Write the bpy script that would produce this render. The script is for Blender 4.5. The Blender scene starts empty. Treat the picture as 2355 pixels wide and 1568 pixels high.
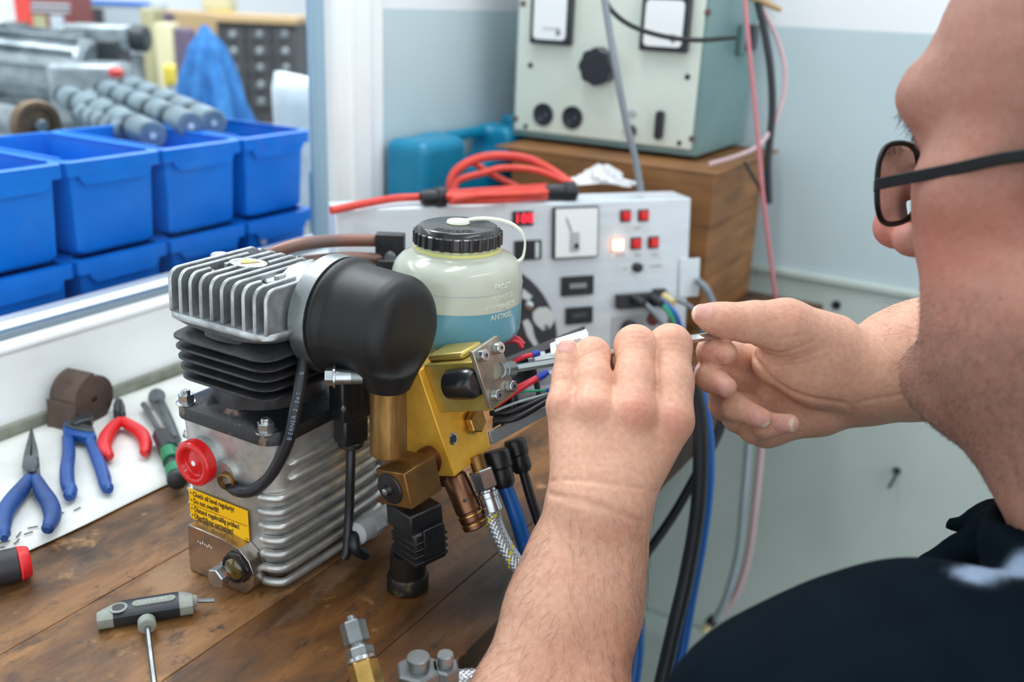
import bpy, math, random
import numpy as np
from mathutils import Matrix, Vector
random.seed(7); RNG = np.random.default_rng(11)
SC = bpy.context.scene
COL = SC.collection
# ---------------------------------------------------------------- camera
F = 2207.0; CX, CY = 1177.5, 784.0           # focal length in pixels of the 2355 x 1568 frame
CAM = np.array([0.0, 0.0, 1.29])             # metres: the bench top is at 0.90
RW = np.array([[0.8586, -0.2045, 0.4701], [0.5111, 0.2702, -0.8159], [0.0398, 0.9408, 0.3366]])
cd = bpy.data.cameras.new('camera'); cam = bpy.data.objects.new('camera', cd); COL.objects.link(cam)
cd.sensor_width = 36.0; cd.lens = F / 2355.0 * 36.0; cd.clip_start = 0.02; cd.clip_end = 50
m4 = Matrix([list(RW[i]) + [CAM[i]] for i in range(3)] + [[0, 0, 0, 1]])
cam.matrix_world = m4
cd.dof.use_dof = True; cd.dof.focus_distance = 0.628; cd.dof.aperture_fstop = 5.0
SC.camera = cam
# ---------------------------------------------------------------- light
SC.view_settings.view_transform = 'Standard'; SC.view_settings.look = 'None'
SC.view_settings.gamma = 1.0; SC.view_settings.use_curve_mapping = False
SC.view_settings.exposure = 0.3
wd = bpy.data.worlds.new('workshop_ambient'); SC.world = wd; wd.use_nodes = True
wd.node_tree.nodes['Background'].inputs[0].default_value = (0.90, 0.96, 1.0, 1)
wd.node_tree.nodes['Background'].inputs[1].default_value = 1.5
LAMPS = [  # ceiling tube fittings: x, y, z, length along Y, width, power
    (-0.55, 0.95, 2.55, 1.3, 0.16, 10.0), (0.75, 0.55, 2.55, 1.3, 0.16, 5.5),
    (-1.6, 1.4, 2.6, 1.8, 0.3, 46.0), (-2.6, 3.2, 2.6, 1.8, 0.3, 30.0), (-2.4, 0.4, 2.6, 1.8, 0.3, 14.0)]

# ---------------------------------------------------------------- where a view ray of the camera meets the room
def ray(u, v): return RW @ np.array([(u - CX) / F, -(v - CY) / F, -1.0])
def at(u, v, d): return CAM + ray(u, v) * d
def onz(u, v, z): r = ray(u, v); return CAM + r * (z - CAM[2]) / r[2]
def onx(u, v, x): r = ray(u, v); return CAM + r * (x - CAM[0]) / r[0]
def ony(u, v, y): r = ray(u, v); return CAM + r * (y - CAM[1]) / r[1]
def onplane(u, v, p, n): r = ray(u, v); return CAM + r * (np.dot(np.asarray(p) - CAM, n) / np.dot(r, n))
def px(d): return d / F                       # metres per pixel at depth d
def nz(v): v = np.asarray(v, float); return v / np.linalg.norm(v)
def V(*a): return np.array(a, float)

# ---------------------------------------------------------------- materials
def lin(c):
    c = np.asarray(c, float) / 255.0
    return tuple(np.where(c <= 0.04045, c / 12.92, ((c + 0.055) / 1.055) ** 2.4)) + (1.0,)
MATS = {}
def mat(name, col, rough=0.5, metal=0.0, col2=None, vscale=30, vlo=0.35, vhi=0.65, bump=0.0, bscale=200, bdist=0.001,
        spec=0.5, coat=0.0, sss=0.0, sssr=(0.01, 0.004, 0.002), emit=None, estr=0.0, stretch=(1, 1, 1), rough2=None, trans=0.0,
        attr=None, detail=6, sheen=0, aniso=0):
    m = bpy.data.materials.new(name); m.use_nodes = True; nt = m.node_tree; b = nt.nodes['Principled BSDF']
    N = nt.nodes.new; L = nt.links.new
    b.inputs['Base Color'].default_value = lin(col); b.inputs['Roughness'].default_value = rough
    b.inputs['Metallic'].default_value = metal; b.inputs['Specular IOR Level'].default_value = spec
    b.inputs['Coat Weight'].default_value = coat
    b.inputs['Transmission Weight'].default_value = trans
    if sheen: b.inputs['Sheen Weight'].default_value = sheen
    if aniso: b.inputs['Anisotropic'].default_value = aniso
    if sss:
        b.inputs['Subsurface Weight'].default_value = sss; b.inputs['Subsurface Radius'].default_value = sssr
        b.inputs['Subsurface Scale'].default_value = 1.0
    if emit is not None:
        b.inputs['Emission Color'].default_value = lin(emit); b.inputs['Emission Strength'].default_value = estr
    tc = mp = None
    if col2 is not None or bump or rough2 is not None:
        tc = N('ShaderNodeTexCoord'); mp = N('ShaderNodeMapping'); L(tc.outputs['Object'], mp.inputs['Vector'])
        mp.inputs['Scale'].default_value = stretch
    base = None
    if attr:
        a = N('ShaderNodeAttribute'); a.attribute_name = attr; base = a.outputs['Color']
        L(base, b.inputs['Base Color'])
    if col2 is not None or rough2 is not None:
        n = N('ShaderNodeTexNoise'); n.inputs['Scale'].default_value = vscale; n.inputs['Detail'].default_value = detail
        n.inputs['Roughness'].default_value = 0.6; L(mp.outputs['Vector'], n.inputs['Vector'])
        mr = N('ShaderNodeMapRange'); mr.inputs[1].default_value = vlo; mr.inputs[2].default_value = vhi
        L(n.outputs['Fac'], mr.inputs[0])
        if col2 is not None:
            mx = N('ShaderNodeMix'); mx.data_type = 'RGBA'; L(mr.outputs[0], mx.inputs[0])
            if base is not None:
                mx.blend_type = 'MULTIPLY'; L(base, mx.inputs[6]); mx.inputs[7].default_value = lin(col2)
            else:
                mx.inputs[6].default_value = lin(col); mx.inputs[7].default_value = lin(col2)
            L(mx.outputs[2], b.inputs['Base Color'])
        if rough2 is not None:
            m2 = N('ShaderNodeMapRange'); m2.inputs[3].default_value = rough; m2.inputs[4].default_value = rough2
            m2.inputs[1].default_value = 0.3; m2.inputs[2].default_value = 0.7
            L(n.outputs['Fac'], m2.inputs[0]); L(m2.outputs[0], b.inputs['Roughness'])
    if bump:
        n2 = N('ShaderNodeTexNoise'); n2.inputs['Scale'].default_value = bscale; n2.inputs['Detail'].default_value = 4
        L(mp.outputs['Vector'], n2.inputs['Vector'])
        bp = N('ShaderNodeBump'); bp.inputs['Strength'].default_value = bump; bp.inputs['Distance'].default_value = bdist
        L(n2.outputs['Fac'], bp.inputs['Height']); L(bp.outputs['Normal'], b.inputs['Normal'])
    MATS[name] = m
    return m

# ---------------------------------------------------------------- mesh building
def frame(z, x=None):
    z = nz(z)
    if x is None: x = V(1, 0, 0) if abs(z[0]) < 0.8 else V(0, 1, 0)
    x = np.asarray(x, float); x = nz(x - z * np.dot(x, z)); y = np.cross(z, x)
    return x, y, z
def smooth_path(pts, n=8):
    P = [np.asarray(p, float) for p in pts]
    if len(P) < 3: return P
    P = [2 * P[0] - P[1]] + P + [2 * P[-1] - P[-2]]; out = []
    for i in range(1, len(P) - 2):
        p0, p1, p2, p3 = P[i - 1:i + 3]
        for k in range(n):
            t = k / n
            out.append(0.5 * ((2 * p1) + (-p0 + p2) * t + (2 * p0 - 5 * p1 + 4 * p2 - p3) * t * t + (-p0 + 3 * p1 - 3 * p2 + p3) * t ** 3))
    out.append(P[-2]); return out
class MB:
    def __init__(s): s.v = []; s.f = []
    def add(s, vs, fs):
        o = len(s.v); s.v += [tuple(map(float, p)) for p in vs]; s.f += [tuple(i + o for i in f) for f in fs]; return s
    def box(s, c, size, X=(1, 0, 0), Y=(0, 1, 0), Z=(0, 0, 1)):
        c = np.asarray(c, float); X, Y, Z = [np.asarray(a, float) for a in (X, Y, Z)]; a, b, d = [q / 2 for q in size]
        vs = [c + X * i * a + Y * j * b + Z * k * d for k in (-1, 1) for j in (-1, 1) for i in (-1, 1)]
        return s.add(vs, [(0, 2, 3, 1), (4, 5, 7, 6), (0, 1, 5, 4), (2, 6, 7, 3), (0, 4, 6, 2), (1, 3, 7, 5)])
    def bb(s, lo, hi):
        lo, hi = np.asarray(lo, float), np.asarray(hi, float); return s.box((lo + hi) / 2, hi - lo)
    def rings(s, R, cap0=True, cap1=True, closed=True):
        n = len(R[0]); o = len(s.v)
        for r in R: s.v += [tuple(map(float, p)) for p in r]
        for i in range(len(R) - 1):
            for j in range(n if closed else n - 1):
                k = (j + 1) % n
                s.f.append((o + i * n + j, o + i * n + k, o + (i + 1) * n + k, o + (i + 1) * n + j))
        if cap0: s.f.append(tuple(o + j for j in reversed(range(n))))
        if cap1: s.f.append(tuple(o + (len(R) - 1) * n + j for j in range(n)))
        return s
    def lathe(s, prof, o=(0, 0, 0), axis=(0, 0, 1), seg=32, x=None, cap0=True, cap1=True):
        o = np.asarray(o, float); X, Y, Z = frame(axis, x)
        R = [[o + Z * h + X * r * math.cos(2 * math.pi * j / seg) + Y * r * math.sin(2 * math.pi * j / seg) for j in range(seg)] for r, h in prof]
        return s.rings(R, cap0, cap1)
    def cyl(s, a, b, r, r1=None, seg=20, ch=0.0, x=None):
        a, b = np.asarray(a, float), np.asarray(b, float); L = np.linalg.norm(b - a); r1 = r if r1 is None else r1
        if ch: pr = [(r - ch, 0), (r, ch), (r1, L - ch), (r1 - ch, L)]
        else: pr = [(r, 0), (r1, L)]
        return s.lathe(pr, a, b - a, seg, x)
    def hexp(s, a, b, r, ch=0.0, x=None): return s.cyl(a, b, r, seg=6, ch=ch, x=x)
    def tube(s, pts, r, seg=10, smooth=6, caps=True, x=None):
        P = smooth_path(pts, smooth) if smooth else [np.asarray(p, float) for p in pts]
        n = len(P); rr = r if callable(r) else (lambda t: r)
        T = [nz(P[min(i + 1, n - 1)] - P[max(i - 1, 0)]) for i in range(n)]
        X, _, _ = frame(T[0], x); R = []
        for i in range(n):
            X = nz(X - T[i] * np.dot(X, T[i])); Y = np.cross(T[i], X); q = rr(i / (n - 1))
            R.append([P[i] + (X * math.cos(2 * math.pi * j / seg) + Y * math.sin(2 * math.pi * j / seg)) * q for j in range(seg)])
        return s.rings(R, caps, caps)
    def prism(s, poly, o, X, Y, t):      # polygon in the X,Y plane at o, extruded by t along X x Y
        o, X, Y = [np.asarray(q, float) for q in (o, X, Y)]; Z = nz(np.cross(X, Y))
        R = [[o + X * p[0] + Y * p[1] + Z * h for p in poly] for h in (0, t)]
        return s.rings(R)
    def loop(s, pts, r, seg=8):          # closed tube
        P = [np.asarray(p, float) for p in pts]; n = len(P); R = []
        c = sum(P) / n; N = nz(np.cross(P[0] - c, P[n // 4] - c))
        for i in range(n):
            T = nz(P[(i + 1) % n] - P[i - 1]); X = nz(np.cross(T, N)); Y = np.cross(T, X)
            R.append([P[i] + (X * math.cos(2 * math.pi * j / seg) + Y * math.sin(2 * math.pi * j / seg)) * r for j in range(seg)])
        R.append(R[0]); return s.rings(R, False, False)
def rrect(w, h, r, n=5):
    out = []
    for cx, cy, a0 in ((w / 2 - r, h / 2 - r, 0), (-w / 2 + r, h / 2 - r, 90), (-w / 2 + r, -h / 2 + r, 180), (w / 2 - r, -h / 2 + r, 270)):
        for k in range(n + 1):
            a = math.radians(a0 + 90 * k / n); out.append((cx + r * math.cos(a), cy + r * math.sin(a)))
    return out
def mesh_of(name, mb, smooth=35):
    me = bpy.data.meshes.new(name)
    if isinstance(mb, MB): me.from_pydata(mb.v, [], mb.f)
    else: me = mb
    me.validate(clean_customdata=False); me.update()
    if smooth is not None:
        me.polygons.foreach_set('use_smooth', [True] * len(me.polygons))
        if smooth < 180: me.set_sharp_from_angle(angle=math.radians(smooth))
    return me
WM = {}
def place(o, parent, W=None):
    W = Matrix.Identity(4) if W is None else W
    if parent is not None:
        o.parent = parent; o.matrix_parent_inverse = WM[parent.name].inverted()
    o.matrix_basis = W; WM[o.name] = W
    return o
def thing(name, label, cat, loc=(0, 0, 0), group=None):
    o = bpy.data.objects.new(name, None); COL.objects.link(o); o.empty_display_size = 0.02
    place(o, None, Matrix.Translation(Vector([float(q) for q in loc])))
    o['label'] = label; o['category'] = cat
    if group: o['group'] = group
    return o
def obj(name, mb, m, parent=None, bevel=0.0, smooth=35, seg=2, W=None, label=None, kind=None):
    me = mb if isinstance(mb, bpy.types.Mesh) else mesh_of(name, mb, smooth)
    if m is not None and len(me.materials) == 0: me.materials.append(MATS[m] if isinstance(m, str) else m)
    o = bpy.data.objects.new(name, me); COL.objects.link(o); place(o, parent, W)
    if bevel:
        b = o.modifiers.new('bevel', 'BEVEL'); b.width = bevel; b.segments = seg; b.limit_method = 'ANGLE'; b.angle_limit = math.radians(40)
        b.harden_normals = False
    if label: o['label'] = label
    if kind: o['kind'] = kind
    return o
def single(name, mb, m, label, cat, group=None, **k):
    o = obj(name, mb, m, None, **k); o['label'] = label; o['category'] = cat
    if group: o['group'] = group
    return o
def struct(name, mb, m, **k):
    o = obj(name, mb, m, None, **k); o['kind'] = 'structure'; return o
def mtx(o, X, Y, Z):
    return Matrix([[X[i], Y[i], Z[i], o[i]] for i in range(3)] + [[0, 0, 0, 1]]) if True else None
def T4(o, X, Y, Z): return Matrix([[float(X[i]), float(Y[i]), float(Z[i]), float(o[i])] for i in range(3)] + [[0, 0, 0, 1]])
def text_mesh(s, size, ext=0.0002, off=0.0, align='LEFT', sx=1.0, bend=None):
    cu = bpy.data.curves.new('lettering', 'FONT'); cu.body = s; cu.size = size; cu.extrude = ext; cu.offset = off
    cu.align_x = align; cu.align_y = 'CENTER'; cu.resolution_u = 2
    t = bpy.data.objects.new('lettering', cu); COL.objects.link(t)
    bpy.context.view_layer.update()
    me = bpy.data.meshes.new_from_object(t.evaluated_get(bpy.context.evaluated_depsgraph_get()))
    bpy.data.objects.remove(t); bpy.data.curves.remove(cu)
    me.materials.clear()
    for v in me.vertices:
        v.co.x *= sx
        if bend is not None: v.co = Vector(bend(v.co.x, v.co.y, v.co.z))
    return me

# ---------------------------------------------------------------- implicit surfaces for organic shapes
def smin(a, b, k):
    if k <= 0: return np.minimum(a, b)
    h = np.clip(0.5 + 0.5 * (b - a) / k, 0, 1); return b + (a - b) * h - k * h * (1 - h)
def smax(a, b, k): return -smin(-a, -b, k)
def cone(P, a, b, ra, rb):
    a = np.asarray(a, float); ba = np.asarray(b, float) - a; q = P - a
    t = np.clip(q @ ba / max(ba @ ba, 1e-12), 0, 1); return np.linalg.norm(q - t[:, None] * ba, axis=1) - (ra + t * (rb - ra))
def segdist(P, a, b): return cone(P, a, b, 0, 0)
def polydist(P, pts):
    d = np.full(len(P), 9.0)
    for i in range(len(pts) - 1): d = np.minimum(d, segdist(P, pts[i], pts[i + 1]))
    return d
def ell(P, c, r, A=None):
    q = P - np.asarray(c, float)
    if A is not None: q = q @ np.asarray(A).T          # rows of A: local axes
    r = np.asarray(r, float); k0 = np.linalg.norm(q / r, axis=1); k1 = np.linalg.norm(q / (r * r), axis=1) + 1e-9
    return k0 * (k0 - 1) / k1
def nets(f, lo, hi, h, relax=1):
    lo, hi = np.asarray(lo, float), np.asarray(hi, float); B = 6
    nb = np.maximum(np.ceil((hi - lo) / (h * B)).astype(int), 1); n = nb * B + 1
    g = np.stack(np.meshgrid(*[np.arange(q) for q in nb], indexing='ij'), -1).reshape(-1, 3)
    dc = f(lo + (g + 0.5) * h * B); sel = g[np.abs(dc) < h * B * 1.35]
    D = np.full(tuple(n), np.nan, np.float32)
    off = np.stack(np.meshgrid(*[np.arange(B + 1)] * 3, indexing='ij'), -1).reshape(-1, 3)
    idx = (sel[:, None, :] * B + off[None]).reshape(-1, 3)
    flat = np.unique((idx[:, 0] * n[1] + idx[:, 1]) * n[2] + idx[:, 2])
    k = flat % n[2]; j = (flat // n[2]) % n[1]; i = flat // (n[1] * n[2]); I = np.stack([i, j, k], -1)
    vals = np.concatenate([f(lo + I[s:s + 200000] * h) for s in range(0, len(I), 200000)])
    D.reshape(-1)[flat] = vals
    cells, pts, quads = [], [], []
    st = (n[1] * n[2], n[2], 1)
    for ax in range(3):
        a = [slice(None)] * 3; b = [slice(None)] * 3; a[ax] = slice(0, -1); b[ax] = slice(1, None)
        A, Bv = D[tuple(a)], D[tuple(b)]
        cr = np.argwhere(np.isfinite(A) & np.isfinite(Bv) & ((A < 0) != (Bv < 0)))
        o1, o2 = [(1, 2), (2, 0), (0, 1)][ax]
        cr = cr[(cr[:, o1] > 0) & (cr[:, o2] > 0) & (cr[:, o1] < n[o1] - 1) & (cr[:, o2] < n[o2] - 1)]
        va = A[tuple(cr.T)]; vb = Bv[tuple(cr.T)]; t = va / (va - vb)
        p = cr.astype(float); p[:, ax] += t
        base = cr @ np.array(st)
        c4 = [base - st[o1] - st[o2], base - st[o2], base, base - st[o1]]
        for c in c4: cells.append(c); pts.append(p)
        q = np.stack(c4, -1); fl = va >= 0; q[fl] = q[fl][:, ::-1]; quads.append(q)
    cells = np.concatenate(cells); pts = np.concatenate(pts); quads = np.concatenate(quads)
    u, inv = np.unique(cells, return_inverse=True); inv = inv.reshape(-1)
    cnt = np.bincount(inv, minlength=len(u)); Vv = np.stack([np.bincount(inv, pts[:, q], len(u)) / cnt for q in range(3)], -1)
    Q = np.searchsorted(u, quads); W = lo + Vv * h
    for _ in range(relax):
        s = np.zeros_like(W); c = np.zeros(len(W))
        for e in range(4):
            x, y = Q[:, e], Q[:, (e + 1) % 4]
            for q in range(3): s[:, q] += np.bincount(x, W[y, q], len(W)) + np.bincount(y, W[x, q], len(W))
            c += np.bincount(x, minlength=len(W)) + np.bincount(y, minlength=len(W))
        W = W * 0.45 + 0.55 * s / np.maximum(c, 1)[:, None]
    return W, Q
def np_mesh(name, W, Q, colors=None):
    me = bpy.data.meshes.new(name); me.vertices.add(len(W)); me.vertices.foreach_set('co', W.astype(np.float32).reshape(-1))
    me.loops.add(Q.size); me.loops.foreach_set('vertex_index', Q.reshape(-1).astype(np.int32)); me.polygons.add(len(Q))
    me.polygons.foreach_set('loop_start', np.arange(0, Q.size, Q.shape[1], dtype=np.int32))
    me.polygons.foreach_set('use_smooth', np.ones(len(Q), bool)); me.update(calc_edges=True); me.validate(clean_customdata=False)
    if colors is not None:
        ca = me.color_attributes.new('tint', 'FLOAT_COLOR', 'POINT')
        ca.data.foreach_set('color', np.concatenate([colors, np.ones((len(W), 1))], 1).astype(np.float32).reshape(-1))
    return me
def fnoise(P, s, seed=0):                      # cheap smooth noise in [-1, 1]
    r = np.random.default_rng(seed); o = np.zeros(len(P))
    for i in range(7):
        k = r.normal(size=3); k = k / np.linalg.norm(k) * s * (0.6 + 0.9 * r.random()); o += np.sin(P @ k + r.random() * 6.28)
    return o / 3.5
BZ = 0.90
def B(u, v, h=0.0): return onz(u, v, BZ + h)   # a point on the bench top
# ================================================================ materials of the place
mat('wall_paint', (196, 214, 220), 0.6, col2=(188, 207, 213), vscale=3, bump=0.15, bscale=60)
mat('wall_white', (236, 239, 243), 0.5)
mat('wall_lower', (196, 208, 204), 0.55, col2=(184, 198, 193), vscale=4, bump=0.1, bscale=40)
mat('window_white', (244, 247, 248), 0.45, col2=(232, 236, 236), vscale=7, vlo=0.5, vhi=0.85)
mat('gasket', (150, 180, 200), 0.35)
mat('bead_grey', (120, 136, 148), 0.4)
mat('grime', (150, 153, 140), 0.7, col2=(100, 104, 92), vscale=25)
mat('floor_paint', (120, 125, 115), 0.5, col2=(104, 108, 98), vscale=6)
mat('ceiling_paint', (225, 228, 228), 0.8)
mat('lamp_body', (225, 228, 230), 0.5)
mat('lamp_diffuser', (255, 255, 255), 0.5, emit=(255, 255, 255), estr=2.2)
mat('dark_wood', (74, 52, 34), 0.55, col2=(48, 34, 24), vscale=14, stretch=(4, 1, 4))
mat('crate_wood', (150, 102, 56), 0.6, col2=(112, 76, 42), vscale=10, stretch=(1, 1, 6), bump=0.2, bscale=60)
def wood(key, ca, cb, oil):
    m = bpy.data.materials.new(key); m.use_nodes = True; nt = m.node_tree; N = nt.nodes.new; L = nt.links.new
    b = nt.nodes['Principled BSDF']; tc = N('ShaderNodeTexCoord')
    def noise(scale, st, det=6, dist=0.0):
        mp = N('ShaderNodeMapping'); mp.inputs['Scale'].default_value = st; L(tc.outputs['Object'], mp.inputs['Vector'])
        n = N('ShaderNodeTexNoise'); n.inputs['Scale'].default_value = scale; n.inputs['Detail'].default_value = det
        n.inputs['Roughness'].default_value = 0.62; n.inputs['Distortion'].default_value = dist; L(mp.outputs[0], n.inputs['Vector']); return n.outputs['Fac']
    def rng(x, lo, hi): r = N('ShaderNodeMapRange'); r.inputs[1].default_value = lo; r.inputs[2].default_value = hi; L(x, r.inputs[0]); return r.outputs[0]
    def mixc(f, a, c, mode='MIX'):
        k = N('ShaderNodeMix'); k.data_type = 'RGBA'; k.blend_type = mode; L(f, k.inputs[0])
        for s, q in ((6, a), (7, c)):
            if isinstance(q, tuple): k.inputs[s].default_value = lin(q)
            else: L(q, k.inputs[s])
        return k.outputs[2]
    grain = rng(noise(11, (3.2, 1.1, 1), 10, 0.5), 0.34, 0.68)
    c = mixc(grain, ca, cb)
    c = mixc(rng(noise(7, (1.6, 0.7, 1)), 0.56, 0.86), c, (150, 134, 116))          # worn, greyed patches
    c = mixc(rng(noise(5, (1.5, 0.6, 1), 7), oil, oil + .18), c, (46, 32, 23))            # oil stains
    c = mixc(rng(noise(38, (1.6, 0.9, 1), 6), 0.56, 0.72), c, (48, 38, 32)); c = mixc(rng(noise(95, (1.2, 1, 1), 6), 0.60, 0.72), c, (64, 50, 40)); c = mixc(rng(noise(26, (1.2, 1, 1), 8), 0.60, 0.76), c, (190, 146, 94))          # dark flecks
    c = mixc(rng(noise(120, (3.0, 0.25, 1), 3), 0.64, 0.74), c, (60, 46, 36))         # scratches
    L(c, b.inputs['Base Color'])
    rr = N('ShaderNodeMapRange'); rr.inputs[3].default_value = 0.36; rr.inputs[4].default_value = 0.62; L(noise(12, (1, 1, 1)), rr.inputs[0]); L(rr.outputs[0], b.inputs['Roughness'])
    bp = N('ShaderNodeBump'); bp.inputs['Strength'].default_value = 0.25; bp.inputs['Distance'].default_value = 0.0008
    L(noise(90, (3, 0.5, 1)), bp.inputs['Height']); L(bp.outputs[0], b.inputs['Normal']); b.inputs['Specular IOR Level'].default_value = 0.35; MATS[key] = m
wood('bench_wood', (96, 64, 36), (160, 114, 68), .50)
wood('oily_shaded_wood', (66, 41, 20), (122, 80, 38), .50)  # right-hand planks: darker copy, shade painted into the colour along with oil
def glass():
    m = bpy.data.materials.new('window_glass'); m.use_nodes = True; nt = m.node_tree; nt.nodes.remove(nt.nodes['Principled BSDF'])
    t = nt.nodes.new('ShaderNodeBsdfTransparent'); t.inputs[0].default_value = (0.97, 0.99, 1.0, 1)
    g = nt.nodes.new('ShaderNodeBsdfGlossy'); g.inputs['Roughness'].default_value = 0.02
    fr = nt.nodes.new('ShaderNodeFresnel'); fr.inputs[0].default_value = 1.16
    mx = nt.nodes.new('ShaderNodeMixShader'); nt.links.new(fr.outputs[0], mx.inputs[0]); nt.links.new(t.outputs[0], mx.inputs[1]); nt.links.new(g.outputs[0], mx.inputs[2])
    nt.links.new(mx.outputs[0], nt.nodes['Material Output'].inputs[0]); MATS['window_glass'] = m
glass()
# ================================================================ the room
XW, YW = -0.776, 1.41                        # window wall and back wall
struct('floor', MB().bb((-4.4, -1.6, -0.05), (2.2, 5.4, 0)), 'floor_paint')
struct('ceiling', MB().bb((-4.4, -1.6, 2.7), (2.2, 5.4, 2.75)), 'ceiling_paint')
wb = struct('wall_back', MB().bb((XW, YW, 0), (2.2, YW + 0.1, 0.915)), 'wall_lower')
obj('painted_band', MB().bb((XW, YW, 0.915), (2.2, YW + 0.1, 1.267)), 'wall_paint', wb)
obj('upper_wall', MB().bb((XW, YW, 1.267), (2.2, YW + 0.1, 2.7)), 'wall_white', wb)
trim = struct('trim_1', MB().bb((XW, YW - 0.008, 0.914), (2.2, YW, 0.926)), 'wall_lower', bevel=0.003)
struct('baseboard_back', MB().bb((XW, YW - .06, 0), (2.2, YW, .262)), 'wall_lower', bevel=.006)
wl = struct('wall_left', MB().bb((XW - 0.1, -1.6, 0), (XW, YW + 0.1, 0.90)), 'wall_lower')
obj('painted_band', MB().bb((XW - 0.1, 0.99, 0.90), (XW, YW + 0.1, 1.271)), 'wall_paint', wl)
obj('upper_wall', MB().bb((XW - 0.1, 0.99, 1.271), (XW, YW + 0.1, 2.7)), 'wall_white', wl)
obj('parapet', MB().bb((XW - 0.1, -1.6, 0.90), (XW, 0.99, 0.978)), 'window_white', wl, bevel=0.004)
obj('dirty_seam', MB().bb((XW, -1.6, 0.9003), (XW + 0.006, YW, 0.914)), 'grime', wl, bevel=0.002)
w1 = struct('window_1', MB().bb((XW - 0.022, 0.897, 0.978), (XW + 0.004, 0.992, 2.5)), 'window_white', bevel=0.004)
obj('frame_bar', MB().bb((XW - 0.020, 0.925, 0.9785), (XW + 0.010, 0.962, 2.5)), 'window_white', w1, bevel=0.004)
obj('gasket', MB().bb((XW - 0.022, 0.878, 0.978), (XW - 0.010, 0.897, 2.5)), 'gasket', w1, bevel=0.003)
obj('sill', MB().bb((XW - 0.06, -1.6, 0.978), (XW + 0.004, 0.897, 0.986)), 'window_white', w1, bevel=0.003)
obj('glazing_bead', MB().bb((XW - 0.024, -1.6, 0.986), (XW - 0.011, 0.878, 0.992)), 'bead_grey', w1, bevel=0.001)
obj('pane', MB().bb((XW - 0.019, -1.6, 0.99), (XW - 0.015, 0.880, 2.5)), 'window_glass', w1)
struct('wall_far', MB().bb((-4.4, -1.6, 0), (-4.3, 5.4, 2.7)), 'wall_white')
struct('wall_end', MB().bb((-4.4, 5.3, 0), (XW - 0.1, 5.4, 2.7)), 'wall_white')
for i, (x, y, z, l, w, p) in enumerate(LAMPS):
    where = ['above the workbench', 'above the man', 'just beyond the window', 'at the far end of the next room', 'in the near part of the next room'][i]
    t = thing('ceiling_lamp', 'white fluorescent ceiling lamp ' + where, 'lamp', (x, y, 2.7), 'ceiling lamps')
    obj('housing', MB().bb((x - w / 2 - 0.02, y - l / 2 - 0.02, z + 0.03), (x + w / 2 + 0.02, y + l / 2 + 0.02, 2.7)), 'lamp_body', t, bevel=0.005)
    obj('diffuser', MB().bb((x - w / 2, y - l / 2, z + 0.012), (x + w / 2, y + l / 2, z + 0.03)), 'lamp_diffuser', t)
    ld = bpy.data.lights.new('tube_light', 'AREA'); ld.shape = 'RECTANGLE'; ld.size = w; ld.size_y = l; ld.energy = p; ld.color = (0.95, 0.98, 1.0)
    lo = bpy.data.objects.new('tube_light', ld); COL.objects.link(lo); place(lo, t, Matrix.Translation((x, y, z)))
# ---------------------------------------------------------------- workbench
XE = -0.270
wbn = thing('workbench', 'worn brown wooden workbench under the compressor and tools', 'workbench', (-0.52, 0.3, 0))
seams = [XW + 0.008, -0.70, -0.605, -0.505, -0.405, -0.314, XE]
for a, b in zip(seams[:-1], seams[1:]):
    obj('plank', MB().bb((a + 0.0002, -0.9, 0.868), (b - 0.0002, 1.345, BZ)), 'bench_wood' if a < -.41 else 'oily_shaded_wood', wbn, bevel=0.0006, seg=1)
obj('edge_rail', MB().bb((XE - 0.16, -0.88, 0.80), (XE - 0.13, 1.335, 0.8675)), 'dark_wood', wbn, bevel=0.002)
for y in (-0.7, 1.2):
    obj('leg', MB().bb((XE - 0.30, y - 0.04, 0), (XE - 0.23, y + 0.04, 0.8675)), 'dark_wood', wbn, bevel=0.003)
    obj('leg', MB().bb((XW + 0.03, y - 0.04, 0), (XW + 0.10, y + 0.04, 0.8675)), 'dark_wood', wbn, bevel=0.003)
# wall fittings low on the back wall
hk = ony(2063, 1082, YW)
t = thing('wall_hook', 'small dark metal hook on the pale wall below the chin', 'hook', hk)
mat('dark_steel', (70, 74, 74), 0.45, 0.8, col2=(50, 52, 52), vscale=60)
obj('plate', MB().lathe([(0.004, 0), (0.006, 0.001), (0.005, 0.003), (0.003, 0.004)], hk, (0, -1, 0), 14), 'dark_steel', t)
obj('shank', MB().tube([hk, hk + V(0, -0.014, -0.004), hk + V(-0.003, -0.020, -0.016), hk + V(-0.006, -0.013, -0.024)], 0.0022, 8), 'dark_steel', t)
hk = ony(1924, 701, YW)
t = single('wall_plug', MB().lathe([(0.0065, 0), (0.0065, 0.002), (0.004, 0.0025), (0.0035, 0.0005), (0.0005, 0.0005)], hk, (0, -1, 0), 16), 'dark_steel',
           'small dark round screw hole plug in the wall above the right hand', 'wall plug')
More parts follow.
